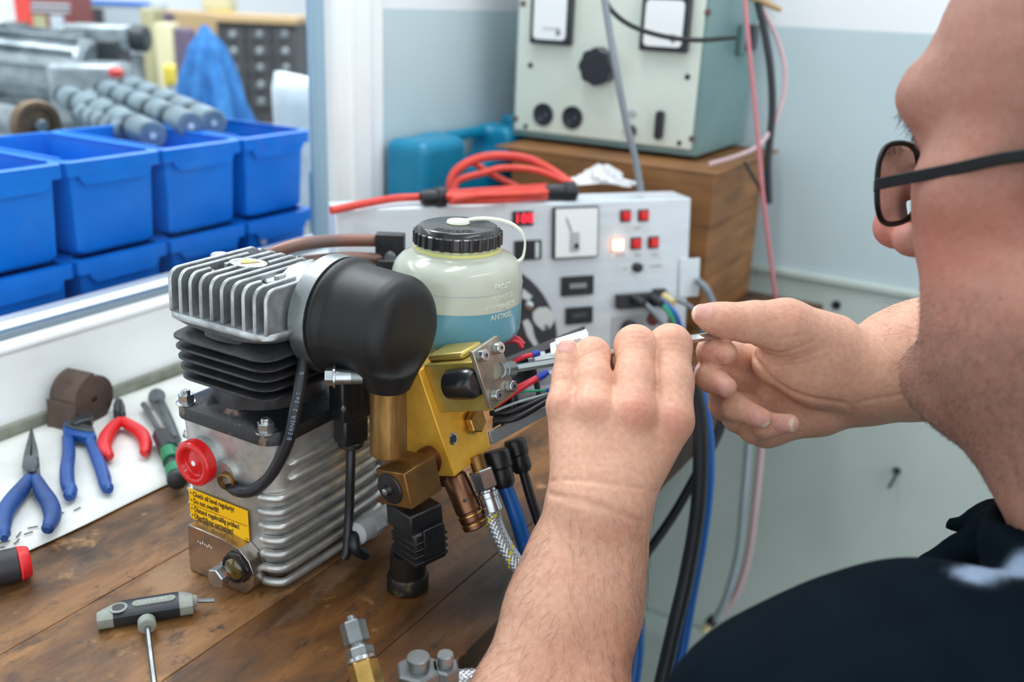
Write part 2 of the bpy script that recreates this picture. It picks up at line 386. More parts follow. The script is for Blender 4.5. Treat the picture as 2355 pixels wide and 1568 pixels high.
# ================================================================ beyond the window
mat('bin_blue', (0, 108, 204), 0.42, col2=(0, 122, 218), vscale=12, spec=0.22)
mat('bin_teal', (10, 110, 140), 0.4)
mat('far_steel', (150, 160, 165), 0.35, 0.7, col2=(120, 130, 135), vscale=20)
mat('far_alu', (160, 168, 172), 0.40, 0.6, col2=(112, 122, 128), vscale=25)
mat('shaft_steel', (126, 144, 154), 0.4, 0.35, col2=(98, 116, 126), vscale=30)
mat('shaft_dark', (36, 50, 56), 0.5, 0.3)
mat('far_black', (30, 36, 40), 0.5)
mat('far_dark', (66, 66, 70), 0.55, col2=(52, 52, 56), vscale=30)
mat('far_red', (205, 60, 52), 0.5)
mat('far_maroon', (120, 60, 58), 0.5)
mat('far_yellow', (226, 200, 70), 0.5)
mat('far_lightyellow', (206, 198, 160), 0.5)
mat('far_tan', (176, 148, 108), 0.6)
mat('far_olive', (160, 155, 120), 0.6)
mat('far_purple', (92, 78, 100), 0.6)
mat('far_grey', (172, 182, 190), 0.5)
mat('far_white', (214, 222, 228), 0.6, col2=(190, 200, 208), vscale=14)
mat('rag_blue', (44, 116, 178), 0.85, col2=(26, 84, 146), vscale=30, bump=0.5, bscale=80, bdist=0.004)
mat('rust', (120, 96, 72), 0.55, 0.4, col2=(90, 72, 54), vscale=40)
mat('table_grey', (118, 126, 130), 0.5)
RH = V(0.8592, 0.5115, 0); FH = V(-0.5115, 0.8592, 0); UP = V(0, 0, 1)
tb = thing('packing_table', 'grey steel table carrying the blue bins behind the window', 'table', (-1.3, 0.7, 0))
obj('top', MB().bb((-1.75, -0.2, 0.875), (-0.885, 1.75, 0.8995)), 'table_grey', tb, bevel=0.002)
for x in (-1.7, -0.93):
    for y in (-0.15, 1.7): obj('leg', MB().bb((x - 0.02, y - 0.02, 0), (x + 0.02, y + 0.02, 0.875)), 'table_grey', tb)
# blue stacking bins: two rows of four
def bin_mesh():
    W2, D, H = 0.1235, 0.21, 0.1045
    def ring(w, d, z, r=0.008, yo=0): return [V(-D / 2 + p[1], p[0], z) for p in rrect(w, d, r, 2)]
    mb = MB()
    mb.rings([ring(W2 - .028, D - .03, 0.001), ring(W2 - .020, D - .022, 0.006), ring(W2 - .014, D - .014, H - .016), ring(W2 - 0.001, D, H - .0155), ring(W2 - .0005, D, H - 0.001),
              ring(W2 - .003, D - .003, H), ring(W2 - .016, D - .016, H), ring(W2 - .020, D - .02, H - .012), ring(W2 - .030, D - .032, 0.005)])
    ap = MB().prism([(-0.046, 0), (0.046, 0), (0.046, -0.004), (0.038, -0.011), (-0.038, -0.011), (-0.046, -0.004)], V(-0.0035, 0, H - .0155), V(0, 1, 0), V(0, 0, 1), 0.003)
    ri = MB().bb((-D + 0.01, -0.003, H - 0.03), (-D + 0.013, 0.003, H - 0.012))
    st = MB()
    for q in (-1, 1): st.bb((-D + 0.02, q * 0.0535 - 0.002, H), (-0.02, q * 0.0535 + 0.002, H + 0.0015))
    return mesh_of('bin_body', mb, 40), mesh_of('bin_apron', ap, 30), mesh_of('bin_strip', st, 30)
bm_, ba_, bs_ = bin_mesh()
names = {(1, 0): 'blue plastic bin at the far left, top row', (1, 1): 'open blue plastic bin, top row, second from the left', (1, 2): 'blue plastic bin in the top row heaped with steel shafts',
         (1, 3): 'blue plastic bin, top row, nearest the white window post', (0, 0): 'blue plastic bin at the far left, bottom row', (0, 1): 'blue plastic bin, bottom row, second from the left',
         (0, 2): 'blue plastic bin, bottom row, below the heaped bin', (0, 3): 'blue plastic bin, bottom row, with a small white label'}
for r in (0, 1):
    for c in range(4):
        p = (-0.90, 0.5595 + 0.1248 * c, 0.900 + 0.1065 * r); t = thing('storage_bin', names[(r, c)], 'bin', p, 'blue storage bins'); W = Matrix.Translation(p)
        obj('body', bm_, 'bin_blue', t, W=W); obj('apron', ba_, 'bin_blue', t, W=W); obj('stacking_rail', bs_, 'bin_blue', t, W=W)
        if (r, c) == (0, 3):
            q = onx(603, 547, -0.9065); obj('label_sticker', MB().prism(rrect(0.010, 0.020, 0.003), q, nz(V(0, 1, 0.5)), nz(V(0, -0.5, 1)), 0.0008), 'far_white', t)
# steel shafts lying in the heaped bin
SH = [((440, 290, 1.235), (150, 170, 1.75), 'upper steel shaft in the heaped bin, nearest its centre'), ((492, 283, 1.275), (210, 160, 1.78), 'steel shaft at the right of the heap in the bin'),
      ((352, 312, 1.215), (80, 190, 1.66), 'lower left steel shaft in the heaped bin'), ((400, 322, 1.275), (130, 195, 1.72), 'steel shaft half buried at the bottom of the heap'), ((296, 306, 1.27), (190, 264, 1.415), 'lowest steel shaft at the left end of the heap')]
for a, b, lb in SH:
    A, Bp = at(*a), at(*b); d = nz(Bp - A); L_ = min(np.linalg.norm(Bp - A), 0.42); r = 0.0185
    t = thing('steel_shaft', lb, 'shaft', A, 'steel shafts in the bin'); mb = MB(); gm = MB(); n = 5; s = L_ / n
    for k in range(n):
        mb.cyl(A + d * (k * s), A + d * (k * s + s * 0.70), r, seg=24, ch=0.0025)
        gm.cyl(A + d * (k * s + s * 0.69), A + d * (k * s + s * 1.01), r * 0.87, seg=20)
    obj('collars', mb, 'shaft_steel', t); obj('grooves', gm, 'shaft_dark', t)
    obj('centre_hole', MB().lathe([(0.0042, 0), (0.0042, 0.0008), (0.0005, 0.0012)], A, -d, 12), 'far_white', t)
# geared motor with finned aluminium housing
mc = at(105, 178, 1.75); ax = nz(RH * 1.0 + V(0, 0, -0.06)); t = thing('geared_motor', 'large silver finned electric motor behind the blue bins', 'motor', mc - V(0, 0, 0.17))
R0 = 0.075
obj('housing', MB().cyl(mc - ax * 0.075, mc + ax * 0.09, R0, seg=32, ch=0.008), 'far_alu', t)
fx, fy, _ = frame(ax)
for k in range(16):
    a = 2 * math.pi * k / 16; n_ = fx * math.cos(a) + fy * math.sin(a)
    obj('cooling_fin', MB().box(mc + n_ * (R0 + 0.004) + ax * 0.005, (0.14, 0.004, 0.016), ax, np.cross(n_, ax), n_), 'far_alu', t)
obj('end_flange', MB().cyl(mc - ax * 0.10, mc - ax * 0.072, R0 + 0.018, seg=32, ch=0.004), 'far_steel', t)
obj('fan_cover', MB().lathe([(0.06, 0), (0.085, 0.012), (0.085, 0.03), (0.075, 0.05)], mc - ax * 0.15, ax, 28), 'far_black', t)
bx = at(235, 85, 1.78)
obj('terminal_box', MB().box(bx, (0.115, 0.07, 0.045), RH, FH, UP), 'far_alu', t, bevel=0.008)
obj('terminal_cover', MB().cyl(bx - RH * 0.075, bx + RH * 0.02, 0.022, seg=20, ch=0.006), 'far_alu', t)
obj('cable_gland', MB().cyl(bx + RH * 0.055, bx + RH * 0.085, 0.024, seg=16, ch=0.004), 'far_black', t)
nk = at(245, 130, 1.78); obj('neck', MB().box(nk, (0.07, 0.06, 0.06), RH, FH, UP), 'far_black', t, bevel=0.004)
gb = at(215, 215, 1.72); obj('gearbox', MB().box(gb, (0.12, 0.11, 0.11), RH, FH, UP), 'far_alu', t, bevel=0.012)
obj('foot', MB().bb(mc + V(-0.09, -0.06, -(mc[2] - 0.9)), mc + V(0.09, 0.06, -0.06)), 'far_steel', t, bevel=0.004)
rb = at(268, 178, 1.62); obj('warning_knob', MB().lathe([(0.008, 0), (0.012, 0.004), (0.012, 0.012), (0.006, 0.016)], rb, (0, 0, 1), 14), 'far_red', t)
# flanged pipe in front of the motor
pc = at(75, 285, 1.42); pa = nz(RH * 0.8 - FH * 0.6)
t = thing('flanged_pipe', 'rusty steel flange and pipe end behind the left bin', 'pipe', pc - V(0, 0, 0.1))
obj('flange', MB().lathe([(0.012, -0.004), (0.03, 0.0), (0.036, 0.004), (0.036, 0.016), (0.034, 0.02), (0.026, 0.02), (0.022, 0.012), (0.010, 0.012)], pc, pa, 28), 'rust', t)
obj('pipe', MB().cyl(pc - pa * 0.14, pc + pa * 0.002, 0.022, seg=20), 'far_alu', t)
obj('spigot', MB().cyl(pc + pa * 0.011, pc + pa * 0.03, 0.009, seg=14, ch=0.002), 'far_steel', t)
obj('bracket', MB().bb(pc + V(-0.02, -0.02, -(pc[2] - 0.9)), pc + V(0.015, 0.02, -0.012)), 'rust', t)
# things standing farther back
def fb(u0, v0, u1, v1, d, dep, bev=0.004):
    c = at((u0 + u1) / 2, (v0 + v1) / 2, d); w = (u1 - u0) * px(d); h = (v1 - v0) * px(d) * 1.02
    return MB().box(c + FH * dep / 2, (w, dep, h), RH, FH, UP), c, w, h
far = thing('side_table', 'long grey table at the back of the next room', 'table', at(400, 300, 2.95) * V(1, 1, 0))
dk = at(330, 300, 3.0); obj('top', MB().box(V(dk[0], dk[1], 0.875) + FH * 0.25, (2.0, 0.7, 0.03), RH, FH, UP), 'table_grey', far)
for q in (-0.9, 0.9): obj('leg', MB().box(V(dk[0], dk[1], 0.43) + FH * 0.25 + RH * q, (0.05, 0.6, 0.86), RH, FH, UP), 'table_grey', far)
mb, c, w, h = fb(505, 62, 682, 275, 2.95, 0.28); h0 = 0.8905
t = thing('drawer_cabinet', 'dark small-parts cabinet with rows of oval drawer pulls', 'cabinet', V(c[0], c[1], 0.89))
obj('body', MB().box(V(c[0], c[1], (0.8905 + c[2] + h / 2) / 2) + FH * 0.14, (w, 0.28, c[2] + h / 2 - 0.8905), RH, FH, UP), 'far_dark', t, bevel=0.003)
obj('wooden_top', MB().box(V(c[0], c[1], c[2] + h / 2 + 0.012) + FH * 0.13, (w + 0.02, 0.3, 0.022), RH, FH, UP), 'far_tan', t, bevel=0.003)
for j, uu in enumerate((536, 596, 655)):
    for i in range(5):
        q = onplane(uu + 1.5 * i, 80 + 38.5 * i, c - FH * .004, FH)
        dr = obj('drawer', MB().box(q, (0.070, 0.008, 0.046), RH, FH, UP), 'far_dark', t, bevel=0.002)
        obj('pull', MB().lathe([(0.001, 0.009), (0.008, 0.008), (0.012, 0.004), (0.0125, 0)], q - FH * 0.004, -FH, 14, x=RH), 'far_alu', dr)
# blue rag over a post
top = at(470, 58, 2.25); t = thing('blue_rag', 'blue cleaning cloth draped over a post in the next room', 'cloth', V(top[0], top[1], 0.0)); R_ = []
for i in range(26):
    s = i / 25; z = top[2] - s * 0.24; r = 0.006 + 0.022 * min(1, s * 5) + 0.065 * s ** 1.1
    R_.append([V(top[0] + 0.012 * s, top[1], z) + (RH * math.cos(a) + FH * math.sin(a)) * r * (1 + 0.20 * min(1, s * 2.2) * math.sin(7 * a + 2.2 * s) + 0.08 * math.sin(13 * a - 3 * s)) + UP * 0.006 * math.sin(5 * a) * s for a in [2 * math.pi * j / 72 for j in range(72)]])
obj('cloth', MB().rings(R_, True, False), 'rag_blue', t)
obj('post', MB().cyl(V(top[0], top[1], 0), V(top[0], top[1], top[2] - 0.012), 0.005), 'far_steel', t)
# white sack
c = at(682, 228, 1.66); t = thing('paper_sack', 'white paper sack standing beside the window post', 'sack', V(c[0], c[1], 0.9)); w = 0.07; R_ = []
for i in range(9):
    s = i / 8; z = 0.9 + s * (c[2] + 0.018 - 0.9)
    R_.append([V(c[0], c[1], z) + RH * p[0] * (1 + 0.03 * math.sin(9 * s + 20 * p[0])) + FH * p[1] * (1 - 0.25 * s) for p in rrect(0.078, 0.05, 0.012, 4)])
z1 = c[2] + 0.045
R_.append([V(c[0] - 0.006, c[1], z1 - 0.25 * max(p[0], 0)) + RH * p[0] * 0.8 + FH * p[1] * 0.25 for p in rrect(0.078, 0.05, 0.012, 4)])
obj('paper', MB().rings(R_), 'far_white', t, smooth=60)
# assorted equipment on the far table
def farbox(name, label, cat, u0, v0, u1, v1, d, dep, m, extra=()):
    mb, c, w, h = fb(u0, v0, u1, v1, d, dep); t = thing(name, label, cat, V(c[0], c[1], c[2] - h / 2)); obj('body', mb, m, t, bevel=0.006)
    for nm, (a0, b0, a1, b1), mm in extra:
        cc = onplane((a0 + a1) / 2, (b0 + b1) / 2, c - FH * .003, FH); obj(nm, MB().box(cc, ((a1 - a0) * px(d), .006, (b1 - b0) * px(d) * 1.02), RH, FH, UP), mm, t)
    if c[2] - h / 2 > 0.9: obj('stand', MB().box(V(c[0], c[1], (0.8905 + c[2] - h / 2) / 2) + FH * dep / 2, (w * 0.6, dep * 0.6, c[2] - h / 2 - 0.8905), RH, FH, UP), 'far_grey', t)
    return t
farbox('first_aid_rack', 'red and maroon rack on the far left of the next room', 'rack', 32, -40, 165, 88, 2.75, 0.15, 'far_maroon',
       [('side_panel', (34, -40, 70, 72), 'far_red'), ('shelf_edge', (72, 8, 160, 14), 'far_grey'), ('shelf_edge', (72, 22, 160, 27), 'far_grey'), ('jar', (78, 36, 108, 78), 'far_olive'), ('jar', (118, 36, 148, 76), 'far_grey')])
farbox('white_appliance', 'pale grey appliance with a dark slot behind the motor', 'appliance', 175, 8, 330, 120, 3.05, 0.25, 'far_grey', [('slot', (205, 20, 238, 55), 'far_dark'), ('blue_strip', (180, 2, 345, 10), 'bin_blue')])
farbox('tan_board', 'tan wooden box behind the blue cloth', 'box', 352, 30, 500, 120, 3.1, 0.2, 'far_tan', [('panel', (372, 32, 402, 110), 'far_purple')])
farbox('olive_column', 'olive painted machine column left of the blue cloth', 'column', 330, 28, 360, 260, 2.8, 0.1, 'far_olive')
farbox('pale_column', 'cream painted panel left of the blue cloth', 'panel', 360, 60, 398, 240, 2.7, 0.08, 'far_lightyellow')
farbox('yellow_caddy', 'small yellow box on the cabinet top', 'box', 462, -30, 528, 22, 3.3, 0.1, 'far_lightyellow', [('yellow_lip', (480, 24, 540, 40), 'far_yellow')])
farbox('yellow_bottle', 'small yellow bottle beside the blue cloth', 'bottle', 374, 150, 398, 196, 2.0, 0.03, 'far_yellow')
farbox('dark_coat', 'dark cloth hanging beside the blue cloth', 'cloth', 402, 70, 440, 215, 2.55, 0.05, 'far_purple')
farbox('black_drum', 'black drum at the left edge beyond the bins', 'drum', -60, 55, 12, 120, 2.0, 0.12, 'far_black')
farbox('teal_container', 'teal container glimpsed beside the rightmost bins', 'container', 712, 395, 738, 620, 1.40, 0.08, 'bin_teal') if 'bin_teal' in MATS else None
# ================================================================ the compressor unit
mat('cast_alu', (202, 202, 199), 0.34, 0.78, col2=(142, 145, 146), vscale=45, vlo=0.4, vhi=0.75, bump=0.25, bscale=500, bdist=0.0004, rough2=0.5)
mat('head_alu', (200, 204, 206), 0.33, 0.86, col2=(146, 150, 153), vscale=60, bump=0.3, bscale=700, bdist=0.0004, rough2=0.48)
mat('black_iron', (34, 34, 37), 0.42, 0.15, col2=(52, 52, 55), vscale=60, bump=0.5, bscale=260, bdist=0.0006)
mat('black_iron_rust', (30, 30, 33), 0.4, 0.1, col2=(122, 98, 86), vscale=48, vlo=0.60, vhi=0.66, bump=0.4, bscale=260, bdist=0.0006)
mat('rubber', (16, 17, 18), 0.42, 0, col2=(25, 26, 28), vscale=18, bump=0.08, bscale=300, rough2=0.52, spec=0.35)
mat('hose_rubber', (27, 29, 34), 0.38)
mat('zinc', (205, 210, 214), 0.22, 0.95, col2=(180, 186, 190), vscale=80)
mat('zinc_dull', (150, 155, 157), 0.36, 0.9, col2=(118, 123, 125), vscale=40)
mat('red_plastic', (206, 26, 30), 0.25, coat=0.3)
mat('white_dot', (240, 240, 238), 0.4)
mat('machined', (190, 182, 176), 0.17, 0.95, rough2=0.26, vscale=90, col2=(170, 160, 152))
mat('label_yellow', (250, 190, 8), 0.38)
mat('ink', (30, 26, 18), 0.5)
mat('hose_ink', (120, 140, 165), 0.5)
mat('amber_glass', (96, 80, 26), 0.06, 0, col2=(40, 32, 12), vscale=110, coat=1.0)
mat('amber_spot', (190, 62, 20), 0.3)
mat('black_plastic', (24, 24, 27), 0.36, col2=(32, 32, 35), vscale=60, bump=0.1, bscale=500)
mat('brass', (146, 112, 62), 0.40, 0.75, col2=(112, 82, 44), vscale=26, stretch=(8, 8, 1), rough2=0.46)
mat('brass_dark', (146, 110, 62), 0.36, 0.8, col2=(112, 82, 48), vscale=40, rough2=0.5)
mat('bright_brass', (205, 172, 104), 0.26, 0.9, col2=(170, 134, 70), vscale=60)
mat('copper', (138, 96, 72), 0.36, 0.85, col2=(104, 74, 58), vscale=50)
mat('gold_anodised', (240, 186, 70), 0.36, 0.35, col2=(230, 174, 58), vscale=120, bump=0.05, bscale=900)
mat('pale_gold', (186, 166, 92), 0.36, 0.6, col2=(172, 152, 80), vscale=80)
mat('steel_plate', (172, 166, 154), 0.36, 0.85, col2=(136, 130, 118), vscale=50, rough2=0.5)
mat('blue_zinc', (150, 190, 212), 0.2, 0.9)
mat('plastic_grey', (176, 180, 184), 0.45)
mat('blue_hose', (14, 92, 172), 0.36)
mat('red_wire', (206, 44, 62), 0.4)
mat('blue_wire', (24, 60, 170), 0.4)
mat('green_wire', (30, 150, 110), 0.4)
mat('grey_wire', (150, 165, 170), 0.4)
mat('alu_bracket', (178, 182, 186), 0.36, 0.6)
mat('cap_black', (26, 27, 30), 0.28, coat=0.25)
mat('foot_rubber', (24, 22, 18), 0.4, col2=(84, 76, 48), vscale=70, vlo=0.6, vhi=0.68)
cu = thing('compressor', 'finned aluminium compressor with black filter, gold valve block and fluid bottle', 'compressor', (-0.45, 0.46, BZ))
X0, X1, Y0, Y1 = -0.497, -0.405, 0.403, 0.490; XC, YC = (X0 + X1) / 2, 0.4475
def rr_ring(cx, cy, w, d, r, z, n=6): return [V(cx + p[0], cy + p[1], z) for p in rrect(w, d, r, n)]
# --- crankcase
mb = MB().rings([rr_ring(-.452, .458, .056, .070, .02, .9005), rr_ring(-.452, .459, .070, .088, .018, .9025), rr_ring(-.4515, .4605, .080, .102, .016, .908), rr_ring(-.451, .462, .085, .112, .015, .918),
                 rr_ring(-.451, .4625, .087, .115, .014, .96), rr_ring(-.451, .4625, .089, .116, .014, 1.0), rr_ring(-.451, .4625, .090, .117, .014, 1.0125)])
case = obj('crankcase', mb, 'cast_alu', cu, smooth=50)
for z in [0.9095 + 0.0107 * k for k in range(9)]:
    up = z > 0.975; xs = -0.4235 if not up else -0.4065
    pts = ([V(xs, .4052, z), V(-.4165, .4045, z), V(-.4085, .4085, z), V(-.4062, .415, z)] if not up else [V(-.4062, .418, z)]) + [V(-.4055, .44, z), V(-.4055, .48, z), V(-.407, .513, z)]
    obj('cooling_rib', MB().tube(pts, lambda t: 0.0031 * min(1, 0.25 + 8 * t), 10, 4), 'cast_alu', case, smooth=80)
    obj('cooling_rib', MB().tube([V(-.489, .4105, z), V(-.4955, .4135, z), V(-.4965, .42, z), V(-.496, .50, z)], lambda t: 0.0031 * min(1, 0.5 + 5 * t), 10, 4), 'cast_alu', case, smooth=80)
for (cx, cy, r) in ((-.436, .424, .013), (-.421, .446, .011), (-.47, .44, .015)):
    obj('sump_lobe', MB().lathe([(r * .6, 0), (r * .9, .0012), (r, .004), (r, .012)], (cx, cy, .8999), (0, 0, 1), 20), 'cast_alu', case, smooth=60)
# end bell and motor behind the crankcase
mo = V(-.452, .52, .957)
obj('motor_housing', MB().lathe([(.036, 0), (.042, .004), (.042, .02), (.038, .028), (.038, .10), (.03, .11)], mo, (0, 1, 0), 32), 'cast_alu', cu)
# --- front face fittings
yf = 0.4035
def FP(u, v, dy=0.0): return ony(u, v, yf - dy)
rc = FP(452, 1062, .008)
boss = MB().lathe([(.0175, 0), (.0150, .010), (.0145, .016)], V(rc[0], .4115, rc[2]), (0, -1, 0), 28)
obj('filler_boss', boss, 'head_alu', case, smooth=50)
prof = [(.0148, .0), (.0156, .001), (.0156, .0078), (.0148, .0088), (.0128, .0092), (.0108, .0086), (.0096, .0055), (.0088, .0049), (.0055, .0060), (.0022, .0066)]
cap = obj('oil_cap', MB().lathe(prof, rc + V(0, .004, 0), (0, -1, 0), 48), 'red_plastic', case, smooth=30)
kn = MB()
for k in range(56):
    a = 2 * math.pi * k / 56; n_ = V(math.cos(a), 0, math.sin(a)); kn.box(rc + V(0, .004 - .0044, 0) + n_ * .0157, (.0007, .0062, .0008), n_, V(0, 1, 0), np.cross(n_, V(0, 1, 0)))
obj('knurling', kn, 'red_plastic', cap, kind='stuff')
obj('centre_dot', MB().lathe([(.0019, 0), (.0019, .0006), (.0012, .0009)], rc + V(0, .004 - .0064, 0), (0, -1, 0), 16), 'white_dot', cap)
# hose port and hose
hp = FP(519, 1104, .004)
obj('hose_port', MB().lathe([(.012, 0), (.0095, .006), (.0085, .010)], V(hp[0] - .002, .411, hp[2] + .003), (0, -1, 0), 24), 'cast_alu', case, smooth=60)
obj('hose_union', MB().lathe([(.0062, 0), (.0062, .006), (.005, .0066), (.005, .001)], V(hp[0], .4035, hp[2]), nz(V(.25, -1, -.05)), 20), 'brass_dark', case)
HP = [at(706, 760, .625), at(703, 800, .618), at(694, 860, .612), at(682, 930, .612), at(667, 1000, .617), at(643, 1058, .624), at(612, 1104, .630), at(575, 1129, .633), at(543, 1127, .638), at(522, 1108, .655)]
hose = obj('breather_hose', MB().tube(HP, .0041, 14, 8), 'hose_rubber', cu, smooth=80)
def letters_on(path, s, size, r, view_off=0.0):
    P = smooth_path(path, 24); D = np.cumsum([0] + [np.linalg.norm(P[i + 1] - P[i]) for i in range(len(P) - 1)]); mbt = MB(); pos = 0
    for ch in s:
        if ch != ' ':
            i = min(int(np.searchsorted(D, pos)), len(P) - 2); T = nz(P[i + 1] - P[i]); c = P[i]; n_ = CAM - c; n_ = nz(n_ - T * np.dot(n_, T)); Y_ = np.cross(n_, T)
            me = text_mesh(ch, size, .00005, 0, 'CENTER'); W = T4(c + n_ * (r + .00012), T, Y_, n_)
            o = len(mbt.v); mbt.v += [tuple(W @ v.co) for v in me.vertices]; mbt.f += [tuple(o + q for q in p.vertices) for p in me.polygons]; bpy.data.meshes.remove(me)
        pos += size * (0.72 if ch not in ' .1' else 0.45)
        if pos > D[-1]: break
    return mbt
obj('hose_lettering', letters_on([at(667, 1003, .617), at(682, 930, .612), at(692, 868, .612)][::1], 'BERNER 2.3x6.8', .0040, .0041), 'hose_ink', hose, smooth=None, kind='stuff')
obj('hose_lettering', letters_on([at(694, 862, .612), at(702, 806, .617)], '2L00S BERNER', .0040, .0041), 'hose_ink', hose, smooth=None, kind='stuff')
# yellow label with its four lines
q = [FP(434, 1121), FP(570, 1173), FP(575, 1246), FP(441, 1190)]
q = [V(p[0], yf - .0003, p[2]) for p in q]
c0 = (q[0] + q[1] + q[2] + q[3]) / 4; LX = nz((q[1] - q[0]) + (q[2] - q[3])); LY = np.cross(V(0, -1, 0), LX); wL = (np.linalg.norm(q[1] - q[0]) + np.linalg.norm(q[2] - q[3])) / 2; hL = np.linalg.norm(q[0] - q[3])
lab = obj('warning_label', MB().box(c0, (wL, .0004, hL), LX, V(0, -1, 0), LY), 'label_yellow', case, smooth=None)
def lab_txt(s, x, y, size, sx=0.80, off=0.0):
    me = text_mesh(s, size, .00005, off, 'LEFT', sx); W = T4(c0 + LX * (x * wL) + LY * (y * hL) + V(0, -.00028, 0), LX, LY, V(0, -1, 0)); obj('lettering', me, 'ink', lab, W=W)
for i, (s, y) in enumerate((('\u2022 Check oil level regularly!', .36), ('\u2022 Do not overfill!', .13), ('\u2022 \u00d6lstand regelm\u00e4\u00dfig pr\u00fcfen!', -.15), ('\u2022 \u00dcberf\u00fcllung vermeiden!', -.38))):
    lab_txt(s, -.475, y, .0054, 0.74, .00012)
obj('rule', MB().box(c0 + LY * (hL * -.01) + V(0, -.0003, 0), (wL * .96, .0002, .00025), LX, V(0, -1, 0), LY), 'ink', lab, smooth=None)
lab_txt('E 0771  2', .44, -.44, .0016, .8)
# machined pad with sight glass and drain bolt
pad = [(432, 1206), (470, 1222), (512, 1240), (548, 1262), (572, 1292), (584, 1325), (580, 1352), (564, 1366), (530, 1366), (492, 1358), (462, 1340), (438, 1312), (433, 1260)]
ypd = .3935
pad = [ony(*p, ypd) for p in pad]; pad = [V(p[0], ypd, max(p[2], .9008)) for p in pad]; o_ = pad[0]
obj('machined_pad', MB().prism([(p[0] - o_[0], p[2] - o_[2]) for p in pad][::-1], V(o_[0], ypd + .012, o_[2]), V(1, 0, 0), V(0, 0, 1), .012), 'machined', case, bevel=.0004, smooth=20)
sg = ony(541, 1306, ypd - .003); sg = V(sg[0], ypd, max(sg[2], .9128)); sgt = obj('sight_glass', MB().hexp(sg, sg + V(0, -.003, 0), .0118, .0006, x=V(.4, 0, 1)).lathe([(.0105, .003), (.0105, .0048), (.0092, .0052), (.0085, .0040), (.008, .0036)], sg, (0, -1, 0), 28), 'black_plastic', case)
obj('glass_dome', MB().lathe([(.0084, .0034), (.0078, .0050), (.006, .0064), (.003, .0071), (.0004, .0073)], sg, (0, -1, 0), 24), 'amber_glass', sgt, smooth=80)
obj('oil_mark', MB().lathe([(.002, 0), (.0018, .0005), (.0004, .0007)], sg + V(-.0035, -.0062, -.0045), nz(V(-.5, -1, -.6)), 10), 'amber_spot', sgt)
db = ony(496, 1330, .382); db = V(db[0], ypd, max(db[2], .9085)); ba = V(0, -1, 0)
dbo = obj('drain_bolt', MB().hexp(db + ba * .004, db + ba * .0125, .0074, .0007, x=V(.2, 0, 1)), 'zinc', case, smooth=20)
obj('washer', MB().lathe([(.0080, 0), (.0082, .0005), (.0082, .0018), (.0080, .0022), (.0078, .0026), (.0078, .004)], db, ba, 28), 'zinc', dbo)
for k in range(7):
    p = ony(456 + 5 * k, 1245 + 2.3 * k + 2 * math.sin(2.1 * k), ypd); obj('stamp_mark', MB().box(p, (.0007, .0003, .0011 + .0004 * (k % 3)), V(1, 0, 0), V(0, 1, 0), V(0, 0, 1)), 'white_dot', case, smooth=None)
# --- black flange at the foot of the cylinder, with nuts
fl = obj('cylinder_flange', MB().rings([rr_ring(-.4515, .4505, .0945, .0965, .014, 1.0125), rr_ring(-.4515, .4505, .0945, .0965, .014, 1.0195), rr_ring(-.4515, .4505, .0925, .0945, .0135, 1.0212), rr_ring(-.4515, .4505, .080, .082, .025, 1.0235), rr_ring(-.4515, .4505, .074, .076, .035, 1.0285)]), 'black_iron_rust', cu, smooth=40)
def nut(parent, p, r=.0056, mname='zinc', axis=(0, 0, 1), x=None):
    axis = nz(axis); n_ = obj('stud_nut', MB().hexp(p + axis * .0012, p + axis * .0066, r, .0005, x=x), mname, parent, smooth=20)
    obj('washer', MB().lathe([(r * 1.25, 0), (r * 1.25, .0010), (r * 1.1, .0014)], p, axis, 22), mname, n_)
    obj('stud', MB().lathe([(r * .55, .006), (r * .55, .0088), (r * .45, .0094)], p, axis, 14), mname, n_)
for u, v in ((429, 926), (612, 992)): nut(fl, onz(u, v, 1.0215), x=V(1, .45, 0))
for x, y in ((-.490, .487), (-.411, .489)): nut(fl, V(x, y, 1.0215))
# --- cylinder with its iron fins
cyl_ = obj('cylinder', MB().cyl((XC, YC, 1.021), (XC, YC, 1.0835), .0365, seg=40), 'black_iron', cu)
for i, z in enumerate((1.0425, 1.0494, 1.0564, 1.0634, 1.0706)):
    k = i / 4; w, d, r = .0865 + .0055 * k, .0875 + .0035 * k, .016 - .002 * k; cx, cy = -.4515, .4475
    top = i == 4
    R_ = [rr_ring(cx, cy, w * .82, d * .82, r * 1.4, z - .0022), rr_ring(cx, cy, w - .002, d - .002, r, z - .0012), rr_ring(cx, cy, w, d, r, z - .0005), rr_ring(cx, cy, w, d, r, z + .0004), rr_ring(cx, cy, w - .002, d - .002, r, z + .0011), rr_ring(cx, cy, w * .82, d * .82, r * 1.4, z + (.0062 if top else .0020))]
    obj('cooling_fin', MB().rings(R_), 'black_iron', cyl_, smooth=60)
obj('gasket_step', MB().lathe([(.042, 1.0755), (.0405, 1.0785), (.039, 1.0802)], (XC, YC, 0), (0, 0, 1), 40), 'black_iron', cyl_)
